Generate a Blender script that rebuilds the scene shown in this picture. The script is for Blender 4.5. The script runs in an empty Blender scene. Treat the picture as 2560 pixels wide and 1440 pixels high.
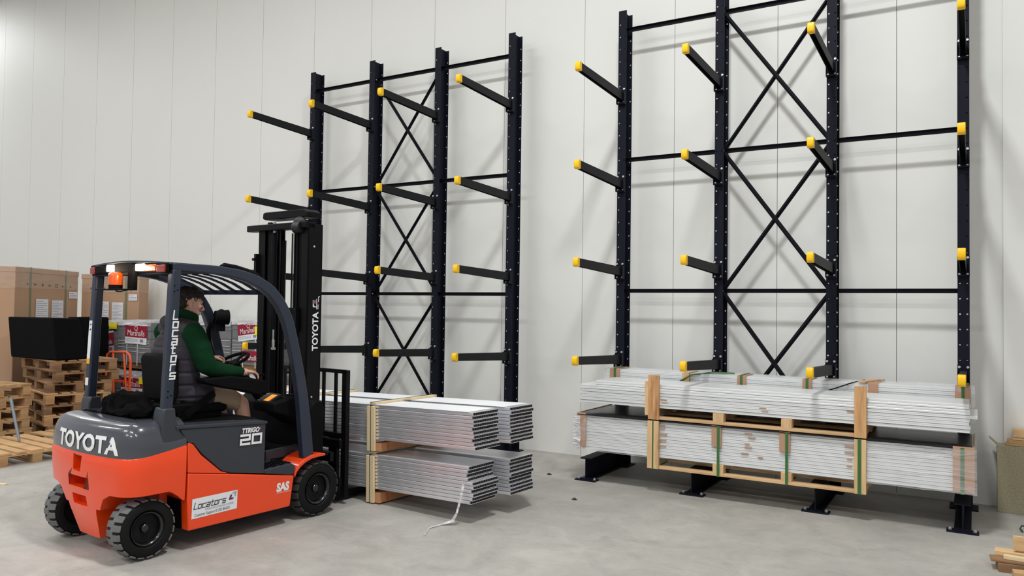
import bpy, bmesh, math, random
from mathutils import Vector, Matrix, noise
R = math.radians
PI = math.pi
random.seed(7)
SC = bpy.context.scene
COL = SC.collection

# ------------------------------------------------------------------ camera
CAM = Vector((0.0, -8.55, 1.786))
YAW, PITCH, ROLL, FPX = 0.5392, 0.0254, 0.0132, 1933.99
fw = Vector((-math.sin(YAW)*math.cos(PITCH), math.cos(YAW)*math.cos(PITCH), math.sin(PITCH)))
r0 = Vector((math.cos(YAW), math.sin(YAW), 0))
u0 = r0.cross(fw)
rr = r0*math.cos(ROLL)+u0*math.sin(ROLL)
uu = -r0*math.sin(ROLL)+u0*math.cos(ROLL)
cd = bpy.data.cameras.new('camera')
cam = bpy.data.objects.new('camera', cd)
COL.objects.link(cam)
M = Matrix((rr, uu, -fw)).transposed().to_4x4()
M.translation = CAM
cam.matrix_world = M
cd.sensor_width = 36
cd.lens = FPX/2560*36
cd.clip_start = 0.05
SC.camera = cam

# ------------------------------------------------------------------ world, lamps, exposure
wd = bpy.data.worlds.new('world')
SC.world = wd
wd.use_nodes = True
bg = wd.node_tree.nodes['Background']
bg.inputs[0].default_value = (0.95, 0.97, 1.0, 1)
bg.inputs[1].default_value = 0.5
SC.view_settings.view_transform = 'Standard'
SC.view_settings.look = 'None'
SC.view_settings.gamma = 1
SC.view_settings.use_curve_mapping = False
SC.view_settings.exposure = 0.0

def area(x, y, z, sx, sy, power, col=(0.965, 0.985, 1.0), rot=(0, 0, 0)):
    l = bpy.data.lights.new('strip_lamp', 'AREA')
    l.shape = 'RECTANGLE'
    l.size = sx
    l.size_y = sy
    l.energy = power
    l.color = col
    o = bpy.data.objects.new('strip_lamp', l)
    COL.objects.link(o)
    o.location = (x, y, z)
    o.rotation_euler = rot
    return o
area(-1.5, -4.9, 8.35, 0.75, 0.5, 390)
for (x, y, p) in ((-7.6, -4.9, 150), (-13.8, -4.9, 130), (-21.0, -1.3, 200),
                  (-4.5, -11.5, 230), (-11, -11.5, 230), (2.5, -11.5, 230), (-17, -9, 160),
                  (-1.5, -17, 260), (-8, -17, 260)):
    area(x, y, 8.35, 3.4, 0.22, p*1.02)

# ------------------------------------------------------------------ materials
MATS = {}
def mat(name, col, rough=0.5, metal=0.0, var=0.06, scale=4.0, bump=0.0, bscale=40.0, stretch=None,
        coat=0.0, spec=0.5, rand=0.0, emit=0.0, dark=None, dscale=1.0, alpha=1.0, trans=0.0):
    if name in MATS:
        return MATS[name]
    m = bpy.data.materials.new(name)
    m.use_nodes = True
    nt = m.node_tree
    b = nt.nodes['Principled BSDF']
    b.inputs['Roughness'].default_value = rough
    b.inputs['Metallic'].default_value = metal
    b.inputs['Coat Weight'].default_value = coat
    b.inputs['Coat Roughness'].default_value = 0.08
    b.inputs['Specular IOR Level'].default_value = spec
    b.inputs['Alpha'].default_value = alpha
    b.inputs['Transmission Weight'].default_value = trans
    tc = nt.nodes.new('ShaderNodeTexCoord')
    mp = nt.nodes.new('ShaderNodeMapping')
    nt.links.new(tc.outputs['Object'], mp.inputs[0])
    if stretch:
        mp.inputs['Scale'].default_value = stretch
    n = nt.nodes.new('ShaderNodeTexNoise')
    n.inputs['Scale'].default_value = scale
    n.inputs['Detail'].default_value = 5
    nt.links.new(mp.outputs[0], n.inputs['Vector'])
    rmp = nt.nodes.new('ShaderNodeMapRange')
    rmp.inputs['From Min'].default_value = 0.25
    rmp.inputs['From Max'].default_value = 0.75
    rmp.inputs['To Min'].default_value = 1-var
    rmp.inputs['To Max'].default_value = 1+var
    nt.links.new(n.outputs['Fac'], rmp.inputs['Value'])
    fac = rmp.outputs[0]
    if rand:
        oi = nt.nodes.new('ShaderNodeObjectInfo')
        r2 = nt.nodes.new('ShaderNodeMapRange')
        r2.inputs['To Min'].default_value = 1-rand
        r2.inputs['To Max'].default_value = 1+rand
        nt.links.new(oi.outputs['Random'], r2.inputs['Value'])
        mm = nt.nodes.new('ShaderNodeMath')
        mm.operation = 'MULTIPLY'
        nt.links.new(fac, mm.inputs[0])
        nt.links.new(r2.outputs[0], mm.inputs[1])
        fac = mm.outputs[0]
    vm = nt.nodes.new('ShaderNodeVectorMath')
    vm.operation = 'SCALE'
    vm.inputs[0].default_value = col[:3]
    nt.links.new(fac, vm.inputs['Scale'])
    out = vm.outputs[0]
    if dark:
        n2 = nt.nodes.new('ShaderNodeTexNoise')
        n2.inputs['Scale'].default_value = dscale
        n2.inputs['Detail'].default_value = 6
        n2.inputs['Roughness'].default_value = 0.6
        nt.links.new(mp.outputs[0], n2.inputs['Vector'])
        r3 = nt.nodes.new('ShaderNodeMapRange')
        r3.inputs['From Min'].default_value = 0.5
        r3.inputs['From Max'].default_value = 0.72
        nt.links.new(n2.outputs['Fac'], r3.inputs['Value'])
        mx = nt.nodes.new('ShaderNodeMix')
        mx.data_type = 'RGBA'
        nt.links.new(r3.outputs[0], mx.inputs[0])
        nt.links.new(out, mx.inputs[6])
        mx.inputs[7].default_value = (*dark, 1)
        out = mx.outputs[2]
    nt.links.new(out, b.inputs['Base Color'])
    if bump:
        n3 = nt.nodes.new('ShaderNodeTexNoise')
        n3.inputs['Scale'].default_value = bscale
        n3.inputs['Detail'].default_value = 4
        nt.links.new(mp.outputs[0], n3.inputs['Vector'])
        bp = nt.nodes.new('ShaderNodeBump')
        bp.inputs['Strength'].default_value = bump
        bp.inputs['Distance'].default_value = 0.01
        nt.links.new(n3.outputs['Fac'], bp.inputs['Height'])
        nt.links.new(bp.outputs[0], b.inputs['Normal'])
    if emit:
        b.inputs['Emission Color'].default_value = (*col[:3], 1)
        b.inputs['Emission Strength'].default_value = emit
    MATS[name] = m
    return m

def lin(r, g, b):
    f = lambda c: (c/255/12.92) if c/255 <= 0.04045 else ((c/255+0.055)/1.055)**2.4
    return (f(r), f(g), f(b))

m_wall = mat('wall_panel', lin(228, 227, 222), rough=0.55, var=0.012, scale=0.6, bump=0.02, bscale=3)
m_joint = mat('panel_joint', lin(140, 140, 138), rough=0.8)
m_steel = mat('navy_steel', lin(17, 19, 31), rough=0.55, var=0.08, spec=0.14)
m_arm = mat('charcoal_steel', lin(32, 33, 35), rough=0.55, var=0.1, spec=0.15)
m_brace = mat('brace_steel', lin(20, 20, 27), rough=0.6, spec=0.15)
m_yellow = mat('yellow_plastic', lin(250, 196, 2), rough=0.45, var=0.04)
m_zinc = mat('zinc_bolt', lin(205, 208, 210), rough=0.3, metal=0.7)
m_orange = mat('orange_paint', lin(240, 68, 6), rough=0.35, var=0.03, scale=2, coat=0.6, spec=0.4)
m_hood = mat('grey_hood_paint', lin(64, 67, 74), rough=0.25, var=0.05, coat=0.7, spec=0.4)
m_grey = mat('grey_plastic_paint', lin(48, 52, 60), rough=0.42, var=0.05)
m_post = mat('guard_paint', lin(38, 45, 60), rough=0.35, var=0.05)
m_navy = mat('guard_inner', lin(18, 25, 44), rough=0.6, spec=0.15)
m_black = mat('black_plastic', lin(9, 9, 11), rough=0.7, var=0.1, spec=0.12)
m_mast = mat('mast_steel', lin(8, 8, 11), rough=0.45, var=0.15, spec=0.18)
m_chain = mat('oiled_chain', lin(60, 60, 62), rough=0.3, metal=0.8, bump=0.6, bscale=120)
m_chrome = mat('chrome_rod', lin(200, 200, 200), rough=0.15, metal=1.0)
m_tyre = mat('tyre_rubber', lin(13, 13, 14), spec=0.25, rough=0.7, var=0.15, bump=0.15, bscale=60)
m_tread = mat('dusty_tread', lin(105, 105, 105), rough=0.9, var=0.2, scale=12, bump=0.2, bscale=50)
m_treadf = mat('dark_tread', lin(58, 58, 57), rough=0.9, var=0.2, scale=12, bump=0.2, bscale=50)
m_rim = mat('black_rim', lin(14, 14, 15), rough=0.25, coat=0.3)
m_white = mat('white_vinyl', lin(232, 232, 236), rough=0.4, var=0.02)
m_white_l = mat('white_letters', lin(235, 235, 235), rough=0.5, var=0.02)
m_ink = mat('black_ink', lin(28, 28, 34), rough=0.5)
m_inkgrey = mat('grey_ink', lin(140, 142, 150), rough=0.5)
m_purple = mat('purple_ink', lin(112, 36, 100), rough=0.5)
m_silver = mat('silver_ink', lin(168, 172, 170), rough=0.4)
m_crimson = mat('crimson_print', lin(150, 28, 50), rough=0.5, var=0.05)
m_note = mat('yellow_note', lin(250, 236, 30), rough=0.6)
m_lens = mat('orange_lens', lin(238, 92, 14), rough=0.15, coat=0.6, bump=0.3, bscale=90)
m_redlens = mat('red_lens', lin(150, 30, 14), rough=0.2, coat=0.5)
m_lit = mat('lit_lamp', (1.0, 0.86, 0.6), emit=9.0)
m_lcd = mat('orange_display', (1.0, 0.28, 0.03), emit=1.0)
m_wood = mat('pine_wood', lin(214, 178, 132), rough=0.75, var=0.16, scale=3, stretch=(1, 6, 6), rand=0.09, dark=lin(176, 130, 84), dscale=2.0)
m_woodz = mat('pine_wood_upright', lin(216, 180, 134), rough=0.75, var=0.16, scale=3, stretch=(6, 6, 1), rand=0.06, dark=lin(178, 128, 80), dscale=2.0)
m_stain = mat('stained_pine', lin(205, 158, 108), rough=0.7, var=0.2, scale=2.4, stretch=(9, 9, 1), dark=lin(140, 76, 36), dscale=1.6)
m_pale = mat('pale_batten', lin(222, 200, 160), rough=0.75, var=0.07, stretch=(6, 6, 1))
m_oldwood = mat('old_pallet_wood', lin(150, 114, 80), rough=0.85, var=0.25, scale=3, stretch=(1.5, 1.5, 6), rand=0.16, dark=lin(96, 72, 50), dscale=1.5)
m_oldwood2 = mat('new_pallet_wood', lin(190, 152, 108), rough=0.85, var=0.18, scale=3, stretch=(1.5, 1.5, 6), rand=0.12, dark=lin(160, 118, 74), dscale=1.5)
m_ochre = mat('bearer_wood', lin(196, 138, 92), rough=0.8, var=0.15)
m_redmark = mat('red_marker', lin(220, 50, 40), rough=0.7)
m_alu = mat('mill_aluminium', lin(236, 236, 240), rough=0.3, metal=0.68, var=0.04, scale=2, stretch=(1, 8, 8))
m_alutop = mat('aluminium_sheet', lin(240, 241, 243), rough=0.4, metal=0.0, var=0.03, scale=1.2)
m_profile = mat('white_profile', lin(222, 223, 222), rough=0.4, metal=0.12, var=0.05, scale=1.2, stretch=(0.4, 6, 9))
m_card = mat('cardboard', lin(178, 140, 112), rough=0.85, var=0.05, scale=2)
m_carton = mat('carton_board', lin(182, 146, 116), rough=0.8, var=0.05, scale=1.5)
m_cardband = mat('carton_strap', lin(120, 124, 96), rough=0.6)
m_strap = mat('green_strap', lin(54, 104, 52), rough=0.4, var=0.08)
m_dkstrap = mat('dark_green_strap', lin(30, 62, 52), rough=0.45)
m_blackfilm = mat('black_film', lin(36, 35, 37), rough=0.3, bump=0.5, bscale=6)
m_blackwrap = mat('black_sheeting', lin(5, 5, 8), rough=0.85, var=0.1, bump=0.2, bscale=8, spec=0.12)
m_osb = mat('chip_board', lin(150, 143, 116), rough=0.9, var=0.22, scale=70, bump=0.15, bscale=80)
m_trolley = mat('orange_tube', lin(232, 92, 44), rough=0.4)
m_pole = mat('galvanised_pole', lin(138, 148, 156), rough=0.45, metal=0.4)
m_block = mat('concrete_block', lin(118, 118, 120), rough=0.9, var=0.12, scale=10)
m_blocklight = mat('light_concrete_block', lin(150, 150, 150), rough=0.9, var=0.12, scale=10)
m_wrapwhite = mat('white_band', lin(216, 216, 218), rough=0.5)
m_skin = mat('skin', lin(206, 158, 138), rough=0.5, var=0.06, scale=9)
m_hair = mat('dark_grey_hair', lin(50, 45, 42), rough=0.85, spec=0.2, var=0.35, scale=30, bump=0.8, bscale=70)
m_temple = mat('greying_hair', lin(120, 112, 106), rough=0.8, var=0.25, scale=40)
m_vest = mat('quilted_vest', lin(46, 42, 51), rough=0.7, var=0.08, bump=0.15, bscale=20)
m_green = mat('green_fleece', lin(16, 52, 30), rough=0.95, spec=0.1, var=0.12, scale=8, bump=0.2, bscale=60)
m_short = mat('beige_cotton', lin(158, 136, 112), rough=0.85, var=0.08)
m_shoe = mat('dark_boot', lin(40, 34, 30), rough=0.6)
m_cloth = mat('black_cloth', lin(10, 10, 11), rough=1.0, spec=0.1, var=0.2, bump=0.4, bscale=10)
m_eye = mat('dark_eye', lin(30, 22, 20), rough=0.3)
m_lip = mat('lip', lin(170, 108, 98), rough=0.5)
m_debris = mat('dark_debris', lin(50, 46, 44), rough=0.9)

def film_mat(name, tint=(0.9, 0.9, 0.92), amount=0.3, bscale=9.0):
    m = bpy.data.materials.new(name)
    m.use_nodes = True
    nt = m.node_tree
    nt.nodes.clear()
    out = nt.nodes.new('ShaderNodeOutputMaterial')
    mix = nt.nodes.new('ShaderNodeMixShader')
    tr = nt.nodes.new('ShaderNodeBsdfTransparent')
    pb = nt.nodes.new('ShaderNodeBsdfPrincipled')
    pb.inputs['Base Color'].default_value = (*tint, 1)
    pb.inputs['Roughness'].default_value = 0.16
    tc = nt.nodes.new('ShaderNodeTexCoord')
    mp = nt.nodes.new('ShaderNodeMapping')
    mp.inputs['Scale'].default_value = (0.35, 1, 1.6)
    mp.inputs['Rotation'].default_value = (0, 0.15, 0)
    nt.links.new(tc.outputs['Object'], mp.inputs[0])
    n = nt.nodes.new('ShaderNodeTexNoise')
    n.inputs['Scale'].default_value = bscale
    n.inputs['Detail'].default_value = 6
    n.inputs['Distortion'].default_value = 1.2
    nt.links.new(mp.outputs[0], n.inputs['Vector'])
    bp = nt.nodes.new('ShaderNodeBump')
    bp.inputs['Strength'].default_value = 0.7
    bp.inputs['Distance'].default_value = 0.06
    nt.links.new(n.outputs['Fac'], bp.inputs['Height'])
    nt.links.new(bp.outputs[0], pb.inputs['Normal'])
    r = nt.nodes.new('ShaderNodeMapRange')
    r.inputs['From Min'].default_value = 0.3
    r.inputs['From Max'].default_value = 0.75
    r.inputs['To Min'].default_value = amount*0.4
    r.inputs['To Max'].default_value = min(1, amount*1.8)
    nt.links.new(n.outputs['Fac'], r.inputs['Value'])
    nt.links.new(r.outputs[0], mix.inputs[0])
    nt.links.new(tr.outputs[0], mix.inputs[1])
    nt.links.new(pb.outputs[0], mix.inputs[2])
    nt.links.new(mix.outputs[0], out.inputs[0])
    MATS[name] = m
    return m
m_film = film_mat('stretch_film', amount=0.2, bscale=6)
m_packfilm = film_mat('pack_film', tint=(0.93, 0.93, 0.94), amount=0.6, bscale=4)
m_film2 = film_mat('thick_stretch_film', tint=(0.85, 0.85, 0.87), amount=0.55, bscale=14)

# ------------------------------------------------------------------ helpers
class MB:
    """collects shapes, builds ONE mesh object"""
    def __init__(s):
        s.v = []
        s.f = []
    def add(s, vs, fs):
        k = len(s.v)
        s.v += [Vector(v) for v in vs]
        s.f += [tuple(i+k for i in f) for f in fs]
        return s
    def box(s, x0, x1, y0, y1, z0, z1):
        return s.add([(x0, y0, z0), (x1, y0, z0), (x1, y1, z0), (x0, y1, z0), (x0, y0, z1), (x1, y0, z1), (x1, y1, z1), (x0, y1, z1)],
                     [(0, 3, 2, 1), (4, 5, 6, 7), (0, 1, 5, 4), (1, 2, 6, 5), (2, 3, 7, 6), (3, 0, 4, 7)])
    def prism(s, poly, axis, a, b):
        """poly 2D points; axis 'x': poly=(y,z); 'y': poly=(x,z); 'z': poly=(x,y)"""
        n = len(poly)
        def P(p, t):
            return {'x': (t, p[0], p[1]), 'y': (p[0], t, p[1]), 'z': (p[0], p[1], t)}[axis]
        vs = [P(p, a) for p in poly]+[P(p, b) for p in poly]
        fs = [tuple(range(n)), tuple(range(2*n-1, n-1, -1))]
        fs += [(i, i+n, (i+1) % n+n, (i+1) % n) for i in range(n)]
        return s.add(vs, fs)
    def loft(s, rings, cap=True):
        n = len(rings[0])
        vs = [p for r in rings for p in r]
        fs = []
        for k in range(len(rings)-1):
            for i in range(n):
                fs.append((k*n+i, k*n+(i+1) % n, (k+1)*n+(i+1) % n, (k+1)*n+i))
        if cap:
            fs.append(tuple(range(n-1, -1, -1)))
            fs.append(tuple(range((len(rings)-1)*n, len(rings)*n)))
        return s.add(vs, fs)
    def tube(s, pts, r, seg=10, closed=False, caps=True):
        pts = [Vector(p) for p in pts]
        n = len(pts)
        rs = r if isinstance(r, (list, tuple)) else [r]*n
        rings = []
        up = None
        for i, p in enumerate(pts):
            if closed:
                t = (pts[(i+1) % n]-pts[i-1]).normalized()
            else:
                t = (pts[min(i+1, n-1)]-pts[max(i-1, 0)]).normalized()
            if up is None:
                a = Vector((0, 0, 1)) if abs(t.z) < 0.9 else Vector((1, 0, 0))
                up = t.cross(a).normalized()
            else:
                up = (up-t*up.dot(t)).normalized()
            w = t.cross(up)
            rings.append([p+(up*math.cos(2*PI*k/seg)+w*math.sin(2*PI*k/seg))*rs[i] for k in range(seg)])
        if closed:
            m = len(s.v)
            s.v += [v for r_ in rings for v in r_]
            for k in range(n):
                for i in range(seg):
                    s.f.append((m+k*seg+i, m+k*seg+(i+1) % seg, m+((k+1) % n)*seg+(i+1) % seg, m+((k+1) % n)*seg+i))
            return s
        return s.loft(rings, caps)
    def cyl(s, p0, p1, r, r1=None, seg=16):
        return s.tube([p0, p1], [r, r if r1 is None else r1], seg)
    def ball(s, c, r, seg=14, rings=9, rot=None):
        rx, ry, rz = (r, r, r) if not isinstance(r, (list, tuple)) else r
        c = Vector(c)
        rg = []
        for k in range(rings+1):
            a = -PI/2+PI*k/rings
            ca = max(math.cos(a), 0.02)
            ring = []
            for i in range(seg):
                v = Vector((rx*ca*math.cos(2*PI*i/seg), ry*ca*math.sin(2*PI*i/seg), rz*math.sin(a)))
                if rot is not None:
                    v = rot @ v
                ring.append(c+v)
            rg.append(ring)
        return s.loft(rg)
    def lathe(s, prof, c, axis='x', seg=32):
        """prof: list of (t along axis, radius)"""
        c = Vector(c)
        rg = []
        for (t, r) in prof:
            ring = []
            for i in range(seg):
                a = 2*PI*i/seg
                ca, sa = r*math.cos(a), r*math.sin(a)
                ring.append(c+Vector({'x': (t, ca, sa), 'y': (ca, t, sa), 'z': (ca, sa, t)}[axis]))
            rg.append(ring)
        return s.loft(rg)
    def bar(s, p0, p1, w, h, up=(0, 0, 1)):
        p0, p1 = Vector(p0), Vector(p1)
        t = (p1-p0).normalized()
        u_ = Vector(up)
        a = t.cross(u_).normalized()
        b_ = a.cross(t).normalized()
        vs = []
        for p in (p0, p1):
            for sa, sb in ((-1, -1), (1, -1), (1, 1), (-1, 1)):
                vs.append(p+a*sa*w/2+b_*sb*h/2)
        return s.add(vs, [(0, 1, 2, 3), (7, 6, 5, 4), (0, 4, 5, 1), (1, 5, 6, 2), (2, 6, 7, 3), (3, 7, 4, 0)])
    def build(s, name, m, parent=None, off=(0, 0, 0), smooth=None, bevel=0, bseg=2, fix=True, loc=None):
        me = bpy.data.meshes.new(name)
        o_ = Vector(off)
        me.from_pydata([tuple(v-o_) for v in s.v], [], s.f)
        if fix:
            bm = bmesh.new()
            bm.from_mesh(me)
            bmesh.ops.recalc_face_normals(bm, faces=bm.faces)
            bm.to_mesh(me)
            bm.free()
        me.materials.append(m)
        o = bpy.data.objects.new(name, me)
        COL.objects.link(o)
        if parent is not None:
            o.parent = parent
        if loc is not None:
            o.location = loc
        if smooth is not None:
            me.shade_smooth()
            me.set_sharp_from_angle(angle=R(smooth))
        if bevel:
            md = o.modifiers.new('bevel', 'BEVEL')
            md.width = bevel
            md.segments = bseg
            md.limit_method = 'ANGLE'
            md.angle_limit = R(35)
            if smooth is None:
                me.shade_smooth()
                me.set_sharp_from_angle(angle=R(50))
        return o

def tag(o, label, cat, group=None, kind=None):
    if label: o['label'] = label
    if cat: o['category'] = cat
    if group: o['group'] = group
    if kind: o['kind'] = kind
    return o
def thing(name, label, cat, loc=(0, 0, 0), rotz=0, group=None):
    o = bpy.data.objects.new(name, None)
    o.empty_display_size = 0.2
    COL.objects.link(o)
    o.location = loc
    o.rotation_euler = (0, 0, rotz)
    return tag(o, label, cat, group)
def struct(o):
    o['kind'] = 'structure'
    return o
def copy_tree(o, loc=None, rotz=None, parent=None):
    c = o.copy()
    COL.objects.link(c)
    if parent is not None:
        c.parent = parent
    if loc is not None: c.location = loc
    if rotz is not None: c.rotation_euler[2] = rotz
    for ch in list(o.children):
        copy_tree(ch, parent=c)
    return c

def apply_mods(o):
    dg = bpy.context.evaluated_depsgraph_get()
    dg.update()
    me = bpy.data.meshes.new_from_object(o.evaluated_get(dg))
    old = o.data
    o.modifiers.clear()
    o.data = me
    me.name = old.name
    return o

def text_geo(body, size, offset=0.0, shear=0.0, xscale=1.0, space=1.0, align='LEFT', res=3):
    cu = bpy.data.curves.new('text', 'FONT')
    cu.body = body
    cu.size = size
    cu.offset = offset
    cu.shear = shear
    cu.space_character = space
    cu.align_x = align
    cu.resolution_u = res
    o = bpy.data.objects.new('text', cu)
    COL.objects.link(o)
    dg = bpy.context.evaluated_depsgraph_get()
    dg.update()
    me = bpy.data.meshes.new_from_object(o.evaluated_get(dg))
    vs = [(v.co.x*xscale, v.co.y) for v in me.vertices]
    fs = [tuple(p.vertices) for p in me.polygons]
    bpy.data.objects.remove(o)
    bpy.data.curves.remove(cu)
    return vs, fs
STROKES = {
 'L': [((0, 1.4), (0, 0), (0.75, 0))],
 'o': [((0, 0), (0.8, 0), (0.8, 0.9), (0, 0.9), (0, 0))],
 'c': [((0.8, 0.9), (0, 0.9), (0, 0), (0.8, 0))],
 'a': [((0.05, 0.9), (0.8, 0.9), (0.8, 0), (0, 0), (0, 0.45), (0.8, 0.45))],
 't': [((0.2, 1.25), (0.2, 0), (0.62, 0)), ((-0.02, 0.9), (0.6, 0.9))],
 'r': [((0, 0), (0, 0.9), (0.7, 0.9))],
 '2': [((0, 1.0), (1.15, 1.0), (1.15, 0.5), (0, 0.5), (0, 0), (1.15, 0))],
 '0': [((0, 0), (1.15, 0), (1.15, 1.0), (0, 1.0), (0, 0))],
 's': [((0.8, 0.9), (0, 0.9), (0, 0.45), (0.8, 0.45), (0.8, 0), (0, 0))]}
def stroke_geo(word, size, w=0.17, shear=0.18, gap=0.34, stacked=False):
    """squared technical lettering made of straight strokes"""
    vs, fs = [], []
    x0 = 0.0
    for ch in word:
        for pl_ in STROKES[ch]:
            for i in range(len(pl_)-1):
                (ax, ay), (bx, by) = pl_[i], pl_[i+1]
                L = math.hypot(bx-ax, by-ay)
                tx, ty = (bx-ax)/L*w/2, (by-ay)/L*w/2
                k = len(vs)
                for px_, py_ in ((ax-tx-ty, ay-ty+tx), (ax-tx+ty, ay-ty-tx), (bx+tx+ty, by+ty-tx), (bx+tx-ty, by+ty+tx)):
                    vs.append(((x0+px_+shear*py_)*size, py_*size, 0.00012*(k//4 % 7)))
                fs.append((k, k+1, k+2, k+3))
        x0 += max(p[0] for pl_ in STROKES[ch] for p in pl_)+gap
    return vs, fs
def put_text(name, body, size, f, m, parent, off=(0, 0, 0), **kw):
    vs, fs = text_geo(body, size, **kw)
    b = MB()
    b.add([f(x, y) for x, y in vs], fs)
    return b.build(name, m, parent, off=off, fix=False)
# ------------------------------------------------------------------ the room
PW = 1.15
SEAM0 = -17.916
b = MB()
for i in range(-6, 24):
    x0 = SEAM0+i*PW+0.003
    x1 = SEAM0+(i+1)*PW-0.003
    b.box(x0, x1, 0, 0.1, 0.0, 9.0)
struct(b.build('wall_back', m_wall, bevel=0.0))
b = MB()
b.box(SEAM0-6*PW, SEAM0+24*PW, 0.012, 0.11, 0, 9)
struct(b.build('wall_joint', m_joint))
bpy.data.objects['wall_joint'].name = 'trim_2'
b = MB()
b.box(0.226, 6.0, -0.06, 0, 0, 9)
struct(b.build('trim_1', m_wall, bevel=0.004))
b = MB()
b.box(-26, 9, -22, 0.0, -0.2, 0)
fl = struct(b.build('floor', mat('tmp', (0.4, 0.4, 0.4))))
b = MB()
b.box(-26, 9, -22, 0.1, 9.0, 9.2)
struct(b.build('ceiling', m_wall))

def floor_mat():
    m = bpy.data.materials.new('power_floated_concrete')
    m.use_nodes = True
    nt = m.node_tree
    b = nt.nodes['Principled BSDF']
    tc = nt.nodes.new('ShaderNodeTexCoord')
    def ns(sc, det, ro=0.55, dist=0.0, st=None):
        n = nt.nodes.new('ShaderNodeTexNoise')
        n.inputs['Scale'].default_value = sc
        n.inputs['Detail'].default_value = det
        n.inputs['Roughness'].default_value = ro
        n.inputs['Distortion'].default_value = dist
        if st:
            mp = nt.nodes.new('ShaderNodeMapping')
            mp.inputs['Scale'].default_value = st
            mp.inputs['Rotation'].default_value = (0, 0, 0.5)
            nt.links.new(tc.outputs['Object'], mp.inputs[0])
            nt.links.new(mp.outputs[0], n.inputs['Vector'])
        else:
            nt.links.new(tc.outputs['Object'], n.inputs['Vector'])
        return n
    def mr(n, a, b_, c, d):
        r = nt.nodes.new('ShaderNodeMapRange')
        for k, v in zip(('From Min', 'From Max', 'To Min', 'To Max'), (a, b_, c, d)):
            r.inputs[k].default_value = v
        nt.links.new(n.outputs[0], r.inputs['Value'])
        return r
    def mul(a, b_):
        k = nt.nodes.new('ShaderNodeMath')
        k.operation = 'MULTIPLY'
        nt.links.new(a.outputs[0], k.inputs[0])
        nt.links.new(b_.outputs[0], k.inputs[1])
        return k
    big = mr(ns(0.5, 6, 0.6, 0.8), 0.3, 0.7, 0.84, 1.1)
    mid = mr(ns(2.6, 8, 0.65, 1.0), 0.3, 0.72, 0.84, 1.12)
    fine = mr(ns(22, 5, 0.7), 0.3, 0.7, 0.95, 1.05)
    scuff = mr(ns(3.0, 8, 0.7, 2.0, (1, 4, 1)), 0.56, 0.76, 1.0, 0.76)
    f = mul(mul(mul(big, mid), fine), scuff)
    vm = nt.nodes.new('ShaderNodeVectorMath')
    vm.operation = 'SCALE'
    vm.inputs[0].default_value = lin(172, 168, 161)
    nt.links.new(f.outputs[0], vm.inputs['Scale'])
    nt.links.new(vm.outputs[0], b.inputs['Base Color'])
    rg = mr(ns(1.3, 6, 0.6, 1.0), 0.3, 0.7, 0.42, 0.68)
    nt.links.new(rg.outputs[0], b.inputs['Roughness'])
    b.inputs['Specular IOR Level'].default_value = 0.4
    return m
fl.data.materials[0] = floor_mat()

# ------------------------------------------------------------------ cantilever racks
COLH = 5.22
YF, YB = -0.345, -0.165          # front faces of the two flanges
PITCH_H = 0.1425
def flange(b, y0, y1):
    """perforated flange, centred on x=0, from z=0 to COLH"""
    w = 0.048
    n = int(COLH/PITCH_H)
    r = 0.0085
    for (ya, flip) in ((y0, 0), (y1, 1)):
        pass
    for i in range(n+1):
        z0 = i*PITCH_H
        z1 = min((i+1)*PITCH_H, COLH)
        zc = z0+PITCH_H/2
        if zc+r > COLH-0.02: zc = None
        for (xa, xb, xc) in ((-w, 0, -0.029), (0, w, 0.029)):
            if zc is None:
                b.box(xa, xb, y0, y1, z0, z1)
                continue
            cor = [(xb, z0), (xb, z1), (xa, z1), (xa, z0)]
            oc = [(xc+r*math.cos(R(22.5+45*k-45)), zc+r*math.sin(R(22.5+45*k-45))) for k in range(8)]
            # oc[0] at -22.5deg, oc[1] at 22.5, oc[2] 67.5 ...
            vs = []
            for y in (y0, y1):
                vs += [(p[0], y, p[1]) for p in cor]+[(p[0], y, p[1]) for p in oc]
            fs = []
            for base in (0, 12):
                c = [base+k for k in range(4)]
                o = [base+4+k for k in range(8)]
                fs += [(c[0], c[1], o[1], o[0]), (c[1], o[2], o[1]), (c[1], c[2], o[3], o[2]), (c[2], o[4], o[3]),
                       (c[2], c[3], o[5], o[4]), (c[3], o[6], o[5]), (c[3], c[0], o[7], o[6]), (c[0], o[0], o[7])]
            for k in range(8):
                fs.append((4+k, 4+(k+1) % 8, 16+(k+1) % 8, 16+k))
            s = 0 if xa < 0 else 1
            fs.append((2, 3, 15, 14) if s == 0 else (0, 1, 13, 12))
            b.add(vs, fs)
    b.box(-w, w, y0, y1, COLH-0.0005, COLH)
b = MB()
flange(b, YF, YF+0.009)
flange(b, YB-0.009, YB)
b.box(-0.004, 0.004, YF+0.009, YB-0.009, 0, COLH)
upright_me = b.build('upright', m_steel).data
bpy.data.objects.remove(bpy.data.objects['upright'])

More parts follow.
